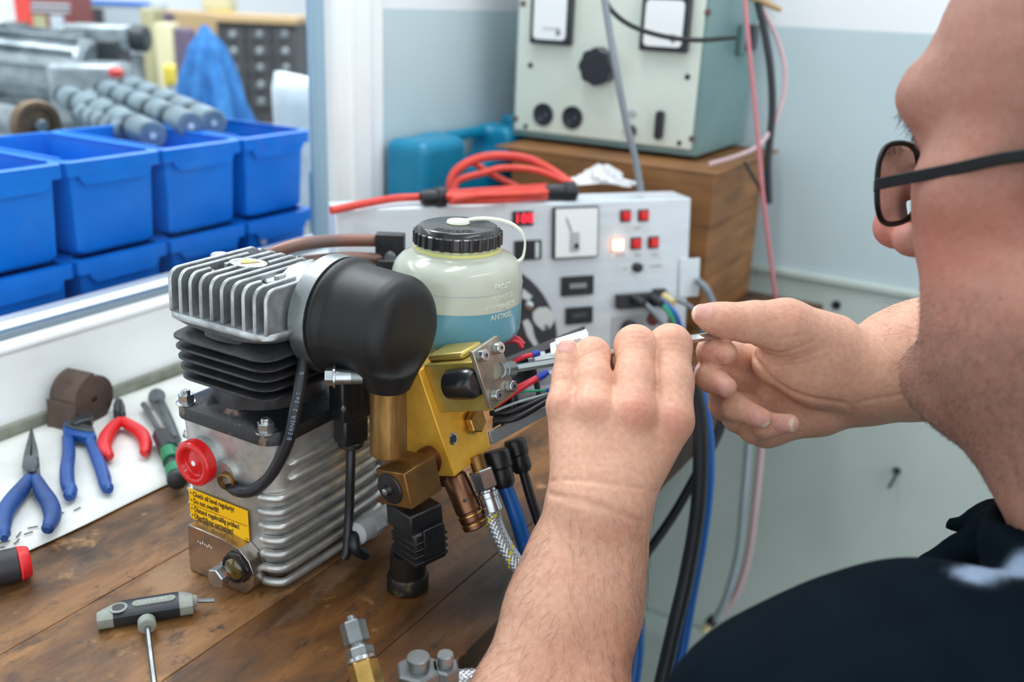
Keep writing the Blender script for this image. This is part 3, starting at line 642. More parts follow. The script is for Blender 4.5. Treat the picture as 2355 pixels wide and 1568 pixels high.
# --- cylinder head
hd = obj('cylinder_head', MB().rings([rr_ring(XC, YC, .080, .078, .03, 1.0775), rr_ring(XC, YC, .087, .083, .02, 1.0800), rr_ring(XC, YC, .0905, .087, .013, 1.0828), rr_ring(XC, YC, .0925, .0895, .012, 1.0842), rr_ring(XC, YC, .0925, .0895, .012, 1.0868), rr_ring(XC, YC, .0905, .0875, .011, 1.0880)]), 'head_alu', cu, smooth=50)
NF = 10
def fin_poly(y0, y1, z0=1.0872, z1=1.1165, rf=.0085, rb=.007):
    P_ = [(y0 - .0008, z0)]
    for k in range(7): a = math.radians(180 - 90 * k / 6); P_.append((y0 + rf + rf * math.cos(a), z1 - rf + rf * math.sin(a)))
    for k in range(7): a = math.radians(90 - 90 * k / 6); P_.append((y1 - rb + rb * math.cos(a), z1 - rb + rb * math.sin(a)))
    P_.append((y1, z0)); return P_
for k in range(NF):
    x = -.4935 + .0845 * k / (NF - 1); t_ = .0027
    y0 = .4060; y1 = .486 if k < 9 else .452
    poly = fin_poly(y0, y1)
    def fin(poly, nm='head_fin'):
        o_ = V(x - t_ / 2, 0, 0); obj(nm, MB().prism(poly, o_, V(0, 1, 0), V(0, 0, 1), t_), 'head_alu', hd, bevel=.0011, seg=2, smooth=40)
    if k == 2: fin(fin_poly(y0, y0 + .019, rb=.001)); fin(fin_poly(y0 + .031, y1, rf=.001))
    elif k == 7: fin(fin_poly(y0, y0 + .017, rb=.001)); fin(fin_poly(y0 + .029, y1 - .012, rf=.001))
    elif k == 8: fin(fin_poly(y0, y1 - .016, rb=.001)); fin(fin_poly(y1 - .009, y1, rf=.001))
    elif k == 1: fin(fin_poly(y0, y1 - .018, rb=.001)); fin(fin_poly(y1 - .008, y1, rf=.001))
    elif k in (3, 4): fin(fin_poly(y0, y0 + .035, rb=.001)); fin(fin_poly(y0 + .052, y1, rf=.001))
    else: fin(poly)
for (u, v) in ((478, 621), (597, 655), (711, 620)):
    p = onz(u, v, 1.1125); sc = obj('head_screw', MB().cyl(p - V(0, 0, .022), p, .0046, seg=22, ch=.0006), 'zinc_dull', hd)
    obj('screw_recess', MB().hexp(p - V(0, 0, .0015), p + V(0, 0, .00015), .0026), 'black_iron', sc)
p = onz(571, 604, 1.1160); ob = obj('oval_boss', MB().rings([[V(p[0] + .0145 * math.cos(a) * 1.0, p[1] + .010 * math.sin(a), z) for a in [2 * math.pi * j / 32 for j in range(32)]] for z in (1.088, 1.1158, 1.1162)]), 'head_alu', hd)
obj('casting_mark', MB().prism([(-.008, .003), (.006, .005), (-.001, -.006)], V(p[0], p[1], 1.1163), V(1, 0, 0), V(0, 1, 0), .0004), 'pale_gold', ob, smooth=None)
p = onz(640, 640, 1.1135); obj('round_boss', MB().cyl(p - V(0, 0, .025), p, .009, seg=26, ch=.001), 'head_alu', hd)
p = onz(498, 588, 1.115); obj('side_lug', MB().cyl(p - V(0, 0, .02) + V(-.004, .006, 0), p + V(-.004, .006, 0), .006, seg=18, ch=.001), 'head_alu', hd)
# --- intake: rubber bell, clamp, brass pipe
ya, za = .4600, 1.0900; RB = .0385; xa, xb = -.3960, -.3365
obj('intake_flange', MB().lathe([(.030, -.43), (.031, -.412), (.034, -.405), (.036, -.398)], (0, ya, za), (1, 0, 0), 36), 'head_alu', hd, smooth=60)
bp_ = at(893, 900, .613)
def bell(P):
    rho = np.hypot(P[:, 1] - ya, P[:, 2] - za); s = (P[:, 0] - xa) / (xb - xa)
    Rl = RB - .0030 * np.clip(s, 0, 1) - .0012; rr = .0125
    dx = np.abs(P[:, 0] - (xa + xb) / 2) - (xb - xa) / 2 + rr; dr = rho - Rl + rr
    d = np.minimum(np.maximum(dx, dr), 0) + np.hypot(np.maximum(dx, 0), np.maximum(dr, 0)) - rr
    d = np.maximum(d, xa + .003 - P[:, 0])
    d = smin(d, np.hypot(rho - RB + .0030, P[:, 0] - xa - .008) - .0042, .004)
    sp = np.maximum(np.hypot(P[:, 0] - bp_[0], P[:, 1] - bp_[1]) - .0145 - .25 * np.clip(P[:, 2] - 1.052, 0, .014), np.maximum(1.0515 - P[:, 2], P[:, 2] - 1.066))
    d = smin(d, sp + .0008, .010)
    seam = np.abs(P[:, 2] - (za - .006) - .06 * (P[:, 1] - ya)); return d - .00025 * np.exp(-(seam / .0007) ** 2)
Wv, Qv = nets(bell, (xa - .012, ya - .05, 1.044), (xb + .012, ya + .05, za + .05), .0011, 2)
fl_ = obj('air_filter', np_mesh('air_filter', Wv, Qv), 'rubber', cu)
cl = obj('hose_clamp', MB().lathe([(RB - .006, 0), (RB + .0006, .0004), (RB + .0006, .0128), (RB - .006, .0132)], (xa - .0095, ya, za), (1, 0, 0), 64, cap0=False, cap1=False), 'zinc_dull', fl_, smooth=40)
sl = MB()
for k in range(9):
    a = math.radians(214 + 3.2 * k); n_ = V(0, math.cos(a), math.sin(a)); tn = V(0, -math.sin(a), math.cos(a)); sl.box(V(xa - .003, ya, za) + n_ * (RB + .0007), (.006, .0009, .0004), nz(V(1, 0, 0) + tn * .3), nz(tn - V(.3, 0, 0)), n_)
obj('band_slots', sl, 'black_iron', cl, kind='stuff')
cs, ce = at(748, 866, .598), at(806, 866, .600); cdv = nz(ce - cs)
wr = obj('clamp_screw', MB().hexp(cs, cs + cdv * .005, .0058, .0005), 'zinc', cl, smooth=20)
obj('screw_washer', MB().lathe([(.0072, .005), (.0072, .0062), (.005, .0066), (.005, .016)], cs, cdv, 24), 'zinc', wr)
obj('screw_slot', MB().box(cs, (.0004, .0085, .0010), cdv, nz(np.cross(cdv, V(.3, .4, 1))), nz(np.cross(cdv, np.cross(cdv, V(.3, .4, 1))))), 'black_iron', wr, smooth=None)
obj('screw_housing', MB().cyl(cs + cdv * .011, cs + cdv * .024, .0048, seg=18, ch=.001), 'zinc_dull', cl)
tz = onz(893, 1053, 1.0)[2]
zt = 1.0065
obj('brass_pipe', MB().lathe([(.0112, zt), (.0120, zt + .0008), (.0120, 1.034), (.01175, 1.0345), (.01175, 1.056)], (bp_[0], bp_[1], 0), (0, 0, 1), 40), 'brass', cu)
# --- pressure switch plug on the side with its cable
pcx = at(806, 935, .655); PX, PY = nz(V(.96, -.28, 0)), nz(V(.28, .96, 0))
pl = obj('switch_plug', MB().box(pcx + UP * .008, (.0165, .024, .030), PX, PY, UP), 'black_plastic', cu, bevel=.0014)
obj('plug_throat', MB().box(pcx - UP * .016, (.0145, .020, .020), PX, PY, UP), 'black_plastic', pl, bevel=.002)
obj('plug_collar', MB().cyl(pcx - UP * .0295, pcx - UP * .025, .009, seg=20, ch=.001), 'black_plastic', pl)
sp_ = at(791, 938, .640); obj('plug_screw', MB().lathe([(.0028, 0), (.0026, .0012), (.0012, .0016), (.0010, .0006)], sp_, -PY, 14), 'zinc', pl)
for k in range(4): obj('grip_rib', MB().box(pcx + UP * .012 + PX * .0085 + PY * (-.009 + .006 * k), (.0016, .003, .024), PX, PY, UP), 'black_plastic', pl)
e0 = pcx - UP * .028
obj('switch_cable', MB().tube([e0, at(806, 1080, .664), at(803, 1180, .672), at(797, 1265, .672), at(790, 1283, .672)], .0033, 12, 5), 'hose_rubber', cu, smooth=80)
gl = at(850, 1208, .69); ga = nz(at(905, 1175, .72) - at(822, 1228, .675))
gd = obj('cable_gland', MB().hexp(gl - ga * .004, gl + ga * .010, .0095, .001).lathe([(.006, -.020), (.0085, -.018), (.0085, -.004)], gl, ga, 20).lathe([(.0075, .010), (.0075, .03)], gl, ga, 18), 'plastic_grey', cu)
obj('gland_cable', MB().tube([gl - ga * .012, at(815, 1235, .672), at(818, 1262, .67), at(840, 1275, .68)], .0042, 12, 5), 'hose_rubber', cu, smooth=80)
# --- gold valve block, leaning back about the Y axis
n2 = nz(V(.9451, -.1045, .3095)); wv = nz(V(.0661, .989, .1323)); ev = nz(V(-.3199, -.1046, .9417))
Pb = at(1046, 1096, .655)
def blk(a, b, c): return Pb + n2 * a + wv * b + ev * c    # out of the front face, to the back, up the leaning edge
def blkbox(lo, hi): lo, hi = np.asarray(lo, float), np.asarray(hi, float); return MB().box(blk(*((lo + hi) / 2)), hi - lo, n2, wv, ev)
vb = obj('valve_block', blkbox((-.060, 0, 0), (0, .043, .079)), 'gold_anodised', cu, bevel=.0008)
pv = obj('pressure_valve', blkbox((0, .006, .0455), (.046, .032, .0800)), 'pale_gold', cu, bevel=.0006)
obj('valve_neck', blkbox((.000, .011, .0800), (.032, .033, .0850)), 'pale_gold', pv, bevel=.002)
pt = obj('end_plate', blkbox((.046, .003, .0485), (.0495, .031, .0880)), 'steel_plate', pv, bevel=.0005)
for (b_, c_) in ((.0085, .0830), (.0245, .0815), (.0090, .0550), (.0250, .0540)):
    s_ = blk(.0495, b_, c_); so = obj('cap_screw', MB().cyl(s_, s_ + n2 * .0052, .0038, seg=20, ch=.0004), 'zinc', pt)
    obj('socket', MB().hexp(s_ + n2 * .0042, s_ + n2 * .0054, .0021), 'blue_zinc', so, smooth=20)
    obj('socket_hole', MB().hexp(s_ + n2 * .0050, s_ + n2 * .0055, .0013), 'black_iron', so, smooth=20)
kb = blk(.021, .0035, .0665)
obj('adjuster_knob', MB().lathe([(.0090, 0), (.0100, .0008), (.0104, .014), (.0100, .020), (.008, .0238), (.003, .0248)], kb, n2, 32), 'cap_black', pv)
hx = onplane(1083, 968, Pb, n2); obj('hex_plug', MB().lathe([(.0092, 0), (.0092, .002)], hx, n2, 24).hexp(hx + n2 * .002, hx + n2 * .0075, .0086, .0008, x=ev), 'bright_brass', vb, smooth=20)
al = onplane(1041, 1009, Pb, n2); ao = obj('grub_screw', MB().lathe([(.0042, 0), (.0042, .0006), (.0032, .0008), (.003, .0002)], al, n2, 22), 'zinc', vb)
obj('socket_hole', MB().hexp(al, al + n2 * .0009, .0024), 'black_iron', ao, smooth=20)
ps = blk(-.046, -.0035, .036); obj('side_plug', MB().cyl(blk(-.046, -.004, .04), blk(-.046, .001, .04), .005, seg=18, ch=.001), 'copper', vb)
# spindle and socket for the key
sa = blk(.0495, .0165, .0690); tipd = nz(at(1176, 848, .640) - sa)
SOCK = at(1177, 848, .640)
spd = obj('spindle', MB().lathe([(.0055, 0), (.0042, .0025), (.0038, .006)], sa, tipd, 20), 'steel_plate', pt)
obj('spindle_sleeve', MB().lathe([(.0042, .006), (.0056, .0065), (.0056, .0105), (.005, .0108), (.005, .0116), (.0056, .012), (.0056, np.linalg.norm(SOCK - sa) - .0004), (.0046, np.linalg.norm(SOCK - sa))], sa, tipd, 26), 'zinc_dull', spd)
# --- brass elbow cube and plug below the pipe
ex = nz(V(.966, -.12, .20)); ez = nz(V(-.20, -.06, .97)); ey = nz(np.cross(ez, ex)); ez = np.cross(ex, ey)
qc = at(941, 1102, .634)
cbx = obj('brass_elbow', MB().box(qc, (.0265, .030, .0255), ex, ey, ez), 'brass_dark', cu, bevel=.0008)
fd = qc - ey * .0150 - ex * .003
dsk = obj('diaphragm_cap', MB().lathe([(.0105, 0), (.0108, .0006), (.0100, .0014), (.004, .0024), (.003, .0046), (.0016, .005)], fd, -ey, 32), 'black_plastic', cbx)
obj('vent_tip', MB().lathe([(.0022, .0046), (.0022, .0056), (.0012, .006), (.0009, .005)], fd, -ey, 18), 'zinc', dsk)
obj('elbow_pipe', MB().tube([qc + ex * .004 + ey * .006 - ez * .002, at(975, 1058, .655), at(1000, 1050, .662), at(1016, 1075, .672), at(1020, 1100, .68)], .0078, 16, 5), 'copper', cbx)
kz = nz(V(-.06, -.02, 1)); kx = nz(V(.955, -.30, .05)); ky = nz(np.cross(kz, kx)); kx = np.cross(ky, kz)
kc = at(955, 1205, .650)
cp = obj('solenoid_plug', MB().box(kc + kz * .008, (.028, .027, .016), kx, ky, kz), 'black_plastic', cu, bevel=.0015)
obj('plug_body', MB().box(kc - kz * .010 + kx * .004, (.026, .026, .026), kx, ky, kz), 'black_plastic', cp, bevel=.002)
for k in range(4): obj('grip_rib', MB().box(kc + kx * .004 - kz * (.004 + .005 * k), (.0275, .0275, .0016), kx, ky, kz), 'black_plastic', cp, bevel=.0005)
obj('side_cover', MB().box(kc + kx * .0178 - kz * .006 + ky * .002, (.002, .017, .022), kx, ky, kz), 'black_plastic', cp, bevel=.0008)
obj('gland_stub', MB().cyl(kc - kx * .012 - kz * .014, kc - kx * .020 - kz * .014, .0065, seg=18, ch=.001), 'black_plastic', cp)
ft = B(938, 1350, 0); ft = V(ft[0], ft[1], BZ)
obj('rubber_foot', MB().lathe([(.0125, .0002), (.0145, .0012), (.0145, .010), (.0135, .012), (.0125, .0125), (.0125, .030)], ft, (0, 0, 1), 32), 'foot_rubber', cu)
# --- fittings under the valve block: copper vent, braided hose, plugs
va, vbm = at(1040, 1085, .672), at(1096, 1215, .672); vd = nz(vbm - va); vl = np.linalg.norm(vbm - va)
vn = obj('vent_pipe', MB().lathe([(.0062, 0), (.0088, .004), (.0092, vl * .68), (.0082, vl * .70), (.0082, vl * .74), (.009, vl * .76), (.009, vl * .84), (.0082, vl * .86), (.009, vl * .9), (.009, vl * .97), (.006, vl)], va, vd, 24), 'copper', cu)
for s in (.72, .87): obj('brass_ring', MB().lathe([(.0085, vl * s), (.0096, vl * (s + .01)), (.0096, vl * (s + .035)), (.0085, vl * (s + .045))], va, vd, 22), 'bright_brass', vn)
obj('vent_hole', MB().lathe([(.0014, 0), (.0012, .0004)], va + vd * vl * .5 + nz(CAM - va) * .0090, nz(CAM - va), 10), 'black_iron', vn)
def braid(name):
    m = bpy.data.materials.new(name); m.use_nodes = True; nt = m.node_tree; b = nt.nodes['Principled BSDF']; b.inputs['Metallic'].default_value = .7; b.inputs['Roughness'].default_value = .3
    b.inputs['Base Color'].default_value = lin((196, 202, 206)); MATS[name] = m
braid('braid_wire'); mat('braid_core', (60, 64, 68), 0.6); mat('braid_mark', (226, 214, 30), 0.5)
def braided_hose(path, r, parent, name='braided_hose', marks=()):
    P = smooth_path(path, 10); core = obj(name, MB().tube(P, r * .93, 16, 0), 'braid_core', parent, smooth=80)
    D = np.cumsum([0] + [np.linalg.norm(P[i + 1] - P[i]) for i in range(len(P) - 1)]); L_ = D[-1]; P = np.array(P)
    def pos(s): return np.array([np.interp(s, D, P[:, k]) for k in range(3)])
    X_, _, _ = frame(pos(.001) - pos(0)); n_ = int(L_ / .0009); fr = []
    for i in range(n_ + 1):
        s = L_ * i / n_; T = nz(pos(min(s + .001, L_)) - pos(max(s - .001, 0))); X_ = nz(X_ - T * np.dot(X_, T)); fr.append((pos(s), X_, np.cross(T, X_), s))
    wires = MB(); marks_mb = MB(); nw = 9; pitch = .032
    for sg_ in (1, -1):
        for w in range(nw):
            pts = []
            for i, (c, X1_, Y1_, s) in enumerate(fr):
                a = sg_ * (2 * math.pi * s / pitch) + 2 * math.pi * w / nw
                rad = r * (1.0 + .06 * sg_ * math.cos(2 * math.pi * s / pitch * nw)); pts.append(c + (X1_ * math.cos(a) + Y1_ * math.sin(a)) * rad)
            R_ = []
            for i, p in enumerate(pts):
                c, X1_, Y1_, s = fr[i]; T = nz(pts[min(i + 1, len(pts) - 1)] - pts[max(i - 1, 0)]); N_ = nz(p - c); S_ = np.cross(T, N_); hw = r * .185; R_.append([p + S_ * hw, p + N_ * r * .07, p - S_ * hw])
            (marks_mb if (w == 0 and sg_ == 1 and marks) else wires).rings(R_, False, False, closed=False)
    obj('braid', wires, 'braid_wire', core, smooth=60, kind='stuff')
    if marks: obj('tracer_strand', marks_mb, 'braid_mark', core, smooth=60)
    return core
nu = at(1110, 1098, .672); nb_ = at(1122, 1135, .672); nd = nz(nb_ - nu)
hn = obj('hose_nut', MB().hexp(nu - nd * .006, nu + nd * .008, .0095, .0008).lathe([(.006, .008), (.0066, .010), (.0075, .0105), (.0075, .014), (.0068, .0145), (.0072, .024), (.0064, .0245)], nu, nd, 22), 'zinc', cu, smooth=25)
obj('nut_stem', MB().cyl(nu - nd * .016, nu - nd * .005, .0055, seg=16), 'brass_dark', hn)
def above(u, v, d, r):
    p = at(u, v, d); return p if p[2] > BZ + r or p[0] > XE + r else onz(u, v, BZ + r)
braided_hose([nu + nd * .022, above(1136, 1200, .674, .008), above(1160, 1255, .672, .008), above(1195, 1305, .668, .008), above(1240, 1345, .66, .008), above(1285, 1372, .655, .008)], .0058, cu, marks=(1,))
for (a, b_, r1, hosew, path, hm) in ((at(1140, 1035, .69), at(1160, 1120, .69), .0095, .0056, [at(1160, 1115, .69), above(1185, 1180, .69, .007), above(1212, 1275, .69, .007), above(1232, 1350, .70, .007)], 'blue_hose'),
                                     (at(1182, 1010, .71), at(1203, 1085, .71), .0082, .0036, [at(1202, 1080, .71), above(1222, 1150, .71, .005), above(1244, 1215, .71, .005), above(1275, 1290, .72, .005)], 'hose_rubber')):
    d_ = nz(b_ - a); L_ = np.linalg.norm(b_ - a)
    pg = obj('plug_connector', MB().lathe([(r1 * .9, 0), (r1, .002), (r1, L_ * .45), (r1 * .86, L_ * .5), (r1 * .9, L_ * .55), (r1 * .9, L_ * .9), (r1 * .7, L_)], a, d_, 20), 'black_plastic', cu)
    obj('lead', MB().tube(path, hosew, 12, 6), hm, pg, smooth=80)
# --- electronics tray on the block: bracket, terminals, wires
tr = obj('tray_bracket', MB().prism([(0, 0), (.086, 0), (.086, .006), (.0, .010)], at(1127, 1022, .690), nz(at(1290, 935, .73) - at(1127, 1022, .69)), nz(V(-.25, -.05, 1)), .0025), 'alu_bracket', cu, bevel=.0005)
tq = [at(1132, 985, .688), at(1290, 900, .73), at(1300, 800, .745), at(1140, 880, .70)]
obj('tray_shell', MB().add([p for p in tq] + [p + V(-.01, .035, 0) for p in tq], [(0, 1, 2, 3), (7, 6, 5, 4), (0, 4, 5, 1), (1, 5, 6, 2), (2, 6, 7, 3), (3, 7, 4, 0)]), 'black_plastic', tr)
cvq = [at(1128, 862, .70), at(1330, 770, .75), at(1345, 748, .78), at(1150, 828, .745)]
obj('tray_cover', MB().add(cvq + [p - UP * .003 for p in cvq], [(0, 1, 2, 3), (7, 6, 5, 4), (0, 4, 5, 1), (1, 5, 6, 2), (2, 6, 7, 3), (3, 7, 4, 0)]), 'black_plastic', tr)
for i, (u, v, d_, s_) in enumerate(((1262, 838, .712, .013), (1268, 868, .708, .013), (1272, 898, .705, .012), (1210, 905, .700, .009), (1236, 828, .722, .009))):
    obj('terminal_block', MB().box(at(u, v, d_), (s_ * 1.5, s_, s_), nz(V(.8, .5, .25)), nz(V(-.5, .8, .05)), nz(V(-.2, -.15, 1))), 'plastic_grey', tr, bevel=.0008)
ww = at(1310, 790, .716); wfr = obj('relay_frame', MB().box(ww, (.030, .022, .004), nz(V(.8, .45, .45)), nz(V(-.5, .85, .05)), nz(V(-.4, -.3, .85))), 'white_dot', tr, bevel=.001)
obj('relay', MB().box(at(1318, 806, .712), (.020, .012, .022), nz(V(.8, .45, .35)), nz(V(-.5, .85, .05)), nz(V(-.35, -.2, .9))), 'white_dot', tr, bevel=.001)
WR = [([(1172, 838, .695), (1200, 822, .695), (1226, 815, .70)], 'red_wire', .0019), ([(1150, 905, .69), (1195, 888, .69), (1246, 862, .695)], 'red_wire', .0020), ([(1140, 935, .69), (1180, 905, .688), (1240, 868, .693)], 'red_wire', .0020),
      ([(1140, 800, .705), (1165, 776, .705), (1190, 778, .705), (1204, 792, .705)], 'red_wire', .0019), ([(1138, 808, .705), (1165, 784, .70), (1190, 786, .70), (1202, 800, .70)], 'red_wire', .0017),
      ([(1165, 908, .69), (1205, 900, .69), (1258, 897, .692)], 'green_wire', .0009), ([(1138, 945, .685), (1190, 925, .685), (1262, 905, .692)], 'grey_wire', .0010), ([(1128, 950, .69), (1180, 945, .685), (1260, 912, .69)], 'hose_rubber', .0022),
      ([(1135, 968, .684), (1190, 960, .68), (1270, 915, .69)], 'hose_rubber', .0024), ([(1130, 850, .70), (1170, 880, .69), (1180, 930, .69), (1150, 975, .69)], 'hose_rubber', .0025)]
for pts, mm, r in WR:
    wo = obj('wire', MB().tube([at(*p) for p in pts], r, 8, 5), mm, tr, smooth=80)
    if mm == 'red_wire' and pts[-1][0] > 1220 or mm == 'green_wire':
        e = at(*pts[-1]); f_ = nz(e - at(*pts[-2])); obj('ferrule', MB().cyl(e - f_ * .001, e + f_ * .005, r * 1.25, seg=10), 'blue_wire', wo)
# --- two copper brake lines and black bracket behind the head
bl = obj('pipe_bracket', MB().box(at(898, 585, .80), (.024, .012, .036), RH, FH, UP), 'black_iron', cu, bevel=.001)
obj('bracket_screw', MB().lathe([(.005, 0), (.004, .002), (.001, .0025)], at(897, 590, .793), -FH, 14), 'zinc', bl)
obj('bracket_arm', MB().box(at(898, 690, .80), (.020, .010, .07), RH, FH, UP), 'black_iron', bl, bevel=.001)
mat('line_brown', (112, 96, 90), 0.4, 0.2, col2=(138, 92, 78), vscale=25)
obj('pressure_line', MB().tube([at(600, 600, .74), at(640, 577, .74), at(700, 560, .75), at(780, 553, .78), at(880, 553, .80)], .0052, 12, 6), 'line_brown', cu, smooth=80)
obj('pressure_line', MB().tube([at(690, 602, .76), at(740, 597, .77), at(800, 593, .78), at(880, 595, .80)], .0050, 12, 6), 'line_brown', cu, smooth=80)
# --- fluid bottle
def bottle_mat(key, cd_, ct_, tr):
    m = bpy.data.materials.new(key); m.use_nodes = True; nt = m.node_tree; N = nt.nodes.new; L = nt.links.new; nt.nodes.remove(nt.nodes['Principled BSDF'])
    d = N('ShaderNodeBsdfDiffuse'); d.inputs[0].default_value = lin(cd_); t = N('ShaderNodeBsdfTranslucent'); t.inputs[0].default_value = lin(ct_)
    tr_ = N('ShaderNodeBsdfTransparent'); tr_.inputs[0].default_value = (.95, .98, .95, 1); g = N('ShaderNodeBsdfGlossy'); g.inputs['Roughness'].default_value = .16
    a = N('ShaderNodeMixShader'); a.inputs[0].default_value = .45; L(d.outputs[0], a.inputs[1]); L(t.outputs[0], a.inputs[2])
    b = N('ShaderNodeMixShader'); b.inputs[0].default_value = tr; L(a.outputs[0], b.inputs[1]); L(tr_.outputs[0], b.inputs[2])
    fr = N('ShaderNodeFresnel'); fr.inputs[0].default_value = 1.45; c = N('ShaderNodeMixShader'); L(fr.outputs[0], c.inputs[0]); L(b.outputs[0], c.inputs[1]); L(g.outputs[0], c.inputs[2])
    L(c.outputs[0], nt.nodes['Material Output'].inputs[0]); MATS[key] = m
bottle_mat('bottle_plastic', (232, 235, 222), (234, 240, 222), .16); bottle_mat('filled_plastic', (140, 208, 228), (140, 214, 232), .10)
mat('neck_yellow', (206, 206, 130), 0.35)
mat('strap_plastic', (222, 226, 208), 0.4, sss=0.2)
ba_ = at(1050, 700, .70)
def zax(v):
    r = ray(1050, v); t_ = math.hypot(ba_[0], ba_[1]) / math.hypot(r[0], r[1]); return CAM[2] + t_ * r[2]
RBt = 149 * px(.70); zb, zs, zn = zax(762), zax(608), zax(580)
zl = zax(680)
low = [(.30 * RBt, zb), (RBt * .86, zb), (RBt * .955, zb + .002), (RBt * .99, zb + .006), (RBt, zb + .011), (RBt, zl)]
prof = [(RBt, zl + .0001), (RBt, zs - .010), (RBt * .985, zs - .003), (RBt * .94, zs + .003), (RBt * .85, zs + .007), (RBt * .72, zs + .0095), (RBt * .655, zs + .011), (RBt * .64, zs + .013), (RBt * .64, zs + .016)]
bo = obj('fluid_bottle', MB().lathe(prof, (ba_[0], ba_[1], 0), (0, 0, 1), 64), 'bottle_plastic', cu, smooth=80)
obj('filled_section', MB().lathe(low, (ba_[0], ba_[1], 0), (0, 0, 1), 64), 'filled_plastic', bo, smooth=80, label='lower part of the bottle filled with pale blue fluid')
zc = zs + .0155
obj('neck_ring', MB().lathe([(RBt * .64, zc - .0035), (RBt * .665, zc - .003), (RBt * .665, zc - .001), (RBt * .63, zc - .0005), (RBt * .63, zc + .003)], (ba_[0], ba_[1], 0), (0, 0, 1), 48), 'neck_yellow', bo)
ztop = zax(516); Rc = 97 * px(.70)
cap = obj('screw_cap', MB().lathe([(Rc * .96, zc + .0005), (Rc, zc + .002), (Rc * .995, zc + .66 * (ztop - zc)), (Rc * .965, zc + .70 * (ztop - zc)), (Rc * .955, ztop - .004), (Rc * .91, ztop - .0008), (Rc * .86, ztop), (.002, ztop)], (ba_[0], ba_[1], 0), (0, 0, 1), 64), 'cap_black', bo, smooth=40)
for k in range(28):
    a = 2 * math.pi * k / 28; n_ = V(math.cos(a), math.sin(a), 0); p = V(ba_[0], ba_[1], 0) + n_ * Rc * .99
    obj('grip_ridge', MB().lathe([(.0017, 0), (.0017, .62 * (ztop - zc)), (.0008, .68 * (ztop - zc))], p + UP * (zc + .001), (0, 0, 1), 8), 'cap_black', cap)
def arc_text(s, rad, size, a0, z, parent, m, ext=.0003):
    def bend(x, y, zz):
        a = a0 + x / rad; r_ = rad - y; return (ba_[0] + r_ * math.cos(a), ba_[1] + r_ * math.sin(a), z + zz)
    me = text_mesh(s, size, ext, 0, 'CENTER', 1.0, bend); obj('cap_lettering', me, m, parent)
va_ = math.atan2(-ba_[1], -ba_[0])
arc_text('nur geeignetes', Rc * .62, .0042, va_ - .15, ztop, cap, 'cap_black'); arc_text('Frostschutzmittel', Rc * .76, .0042, va_ - .15, ztop, cap, 'cap_black')
RCR = nz(RW[:, 0]); st0 = V(ba_[0], ba_[1], ztop) + nz(V(ba_[0], ba_[1], 0)) * .004
obj('strap_button', MB().lathe([(.008, ztop), (.0085, ztop + .0006), (.0078, ztop + .0022), (.004, ztop + .003), (.001, ztop + .0031)], (st0[0], st0[1], 0), (0, 0, 1), 26), 'strap_plastic', cap)
SP = smooth_path([st0 + UP * .0015, st0 + RCR * .018 + UP * .0035, st0 + RCR * .036 + UP * .0005, st0 + RCR * .0465 - UP * .008, st0 + RCR * .048 - UP * .020, st0 + RCR * .044 - UP * .028, st0 + RCR * .028 - UP * .029], 8); R_ = []
for i, p in enumerate(SP):
    T = nz(SP[min(i + 1, len(SP) - 1)] - SP[max(i - 1, 0)]); S_ = nz(nz(V(ba_[0], ba_[1], 0)) + UP * .2); N_ = nz(np.cross(T, S_)); w_ = .0036 if i > 6 else .0022 + .0014 * i / 6
    R_.append([p + S_ * w_ * .5 + N_ * .0007, p - S_ * w_ * .5 + N_ * .0007, p - S_ * w_ * .5 - N_ * .0007, p + S_ * w_ * .5 - N_ * .0007])
obj('cap_strap', MB().rings(R_), 'strap_plastic', cap, smooth=60)
def wrap_text(s, size, a0, z):
    def bend(x, y, zz): a = a0 + x / RBt; return (ba_[0] + (RBt + .0001 + zz) * math.cos(a), ba_[1] + (RBt + .0001 + zz) * math.sin(a), z + y)
    obj('embossed_text', text_mesh(s, size, .0003, 0, 'CENTER', 1.0, bend), 'strap_plastic', bo)
for i, (s, z) in enumerate((('FROST', zax(624)), ('SCHUTZ', zax(647)), ('ANTIFREEZE', zax(669)), ('ANTIGEL', zax(690)))): wrap_text(s, .0052, va_ + .74, z)
obj('fill_line', MB().lathe([(RBt + .0002, zax(640)), (RBt + .0004, zax(640) + .0002), (RBt + .0002, zax(640) + .0004)], (ba_[0], ba_[1], 0), (0, 0, 1), 64, cap0=False, cap1=False), 'grey_wire', bo)
# ================================================================ instruments at the back of the bench
mat('panel_alu', (214, 222, 228), 0.38, 0.12, col2=(202, 211, 218), vscale=9, stretch=(1, 1, 8))
mat('panel_dark', (30, 33, 38), 0.4)
mat('lamp_red', (190, 18, 24), 0.25, emit=(200, 10, 18), estr=0.25)
mat('lamp_on', (255, 225, 200), 0.3, emit=(255, 190, 150), estr=3.5)
mat('lamp_rim', (255, 90, 40), 0.3, emit=(255, 70, 30), estr=1.6)
mat('led_red', (255, 40, 60), 0.4, emit=(255, 30, 60), estr=1.3)
mat('meter_face', (236, 240, 242), 0.35)
mat('paper_label', (214, 220, 224), 0.6)
mat('print_grey', (110, 116, 122), 0.6)
mat('dial_black', (52, 56, 62), 0.45)
mat('dial_white', (205, 210, 212), 0.45)
mat('reg_panel', (216, 226, 216), 0.45, col2=(204, 214, 203), vscale=7)
mat('reg_case', (118, 148, 148), 0.45, col2=(106, 136, 137), vscale=10)
mat('meter_frame', (40, 44, 52), 0.35)
mat('bakelite', (38, 42, 50), 0.35)
mat('rust_screw', (112, 88, 80), 0.5, 0.4)
mat('teal_plastic', (6, 122, 160), 0.35, col2=(8, 130, 168), vscale=20)
mat('red_cable', (226, 78, 60), 0.42, col2=(205, 58, 52), vscale=30)
mat('pink_cable', (196, 120, 128), 0.4)
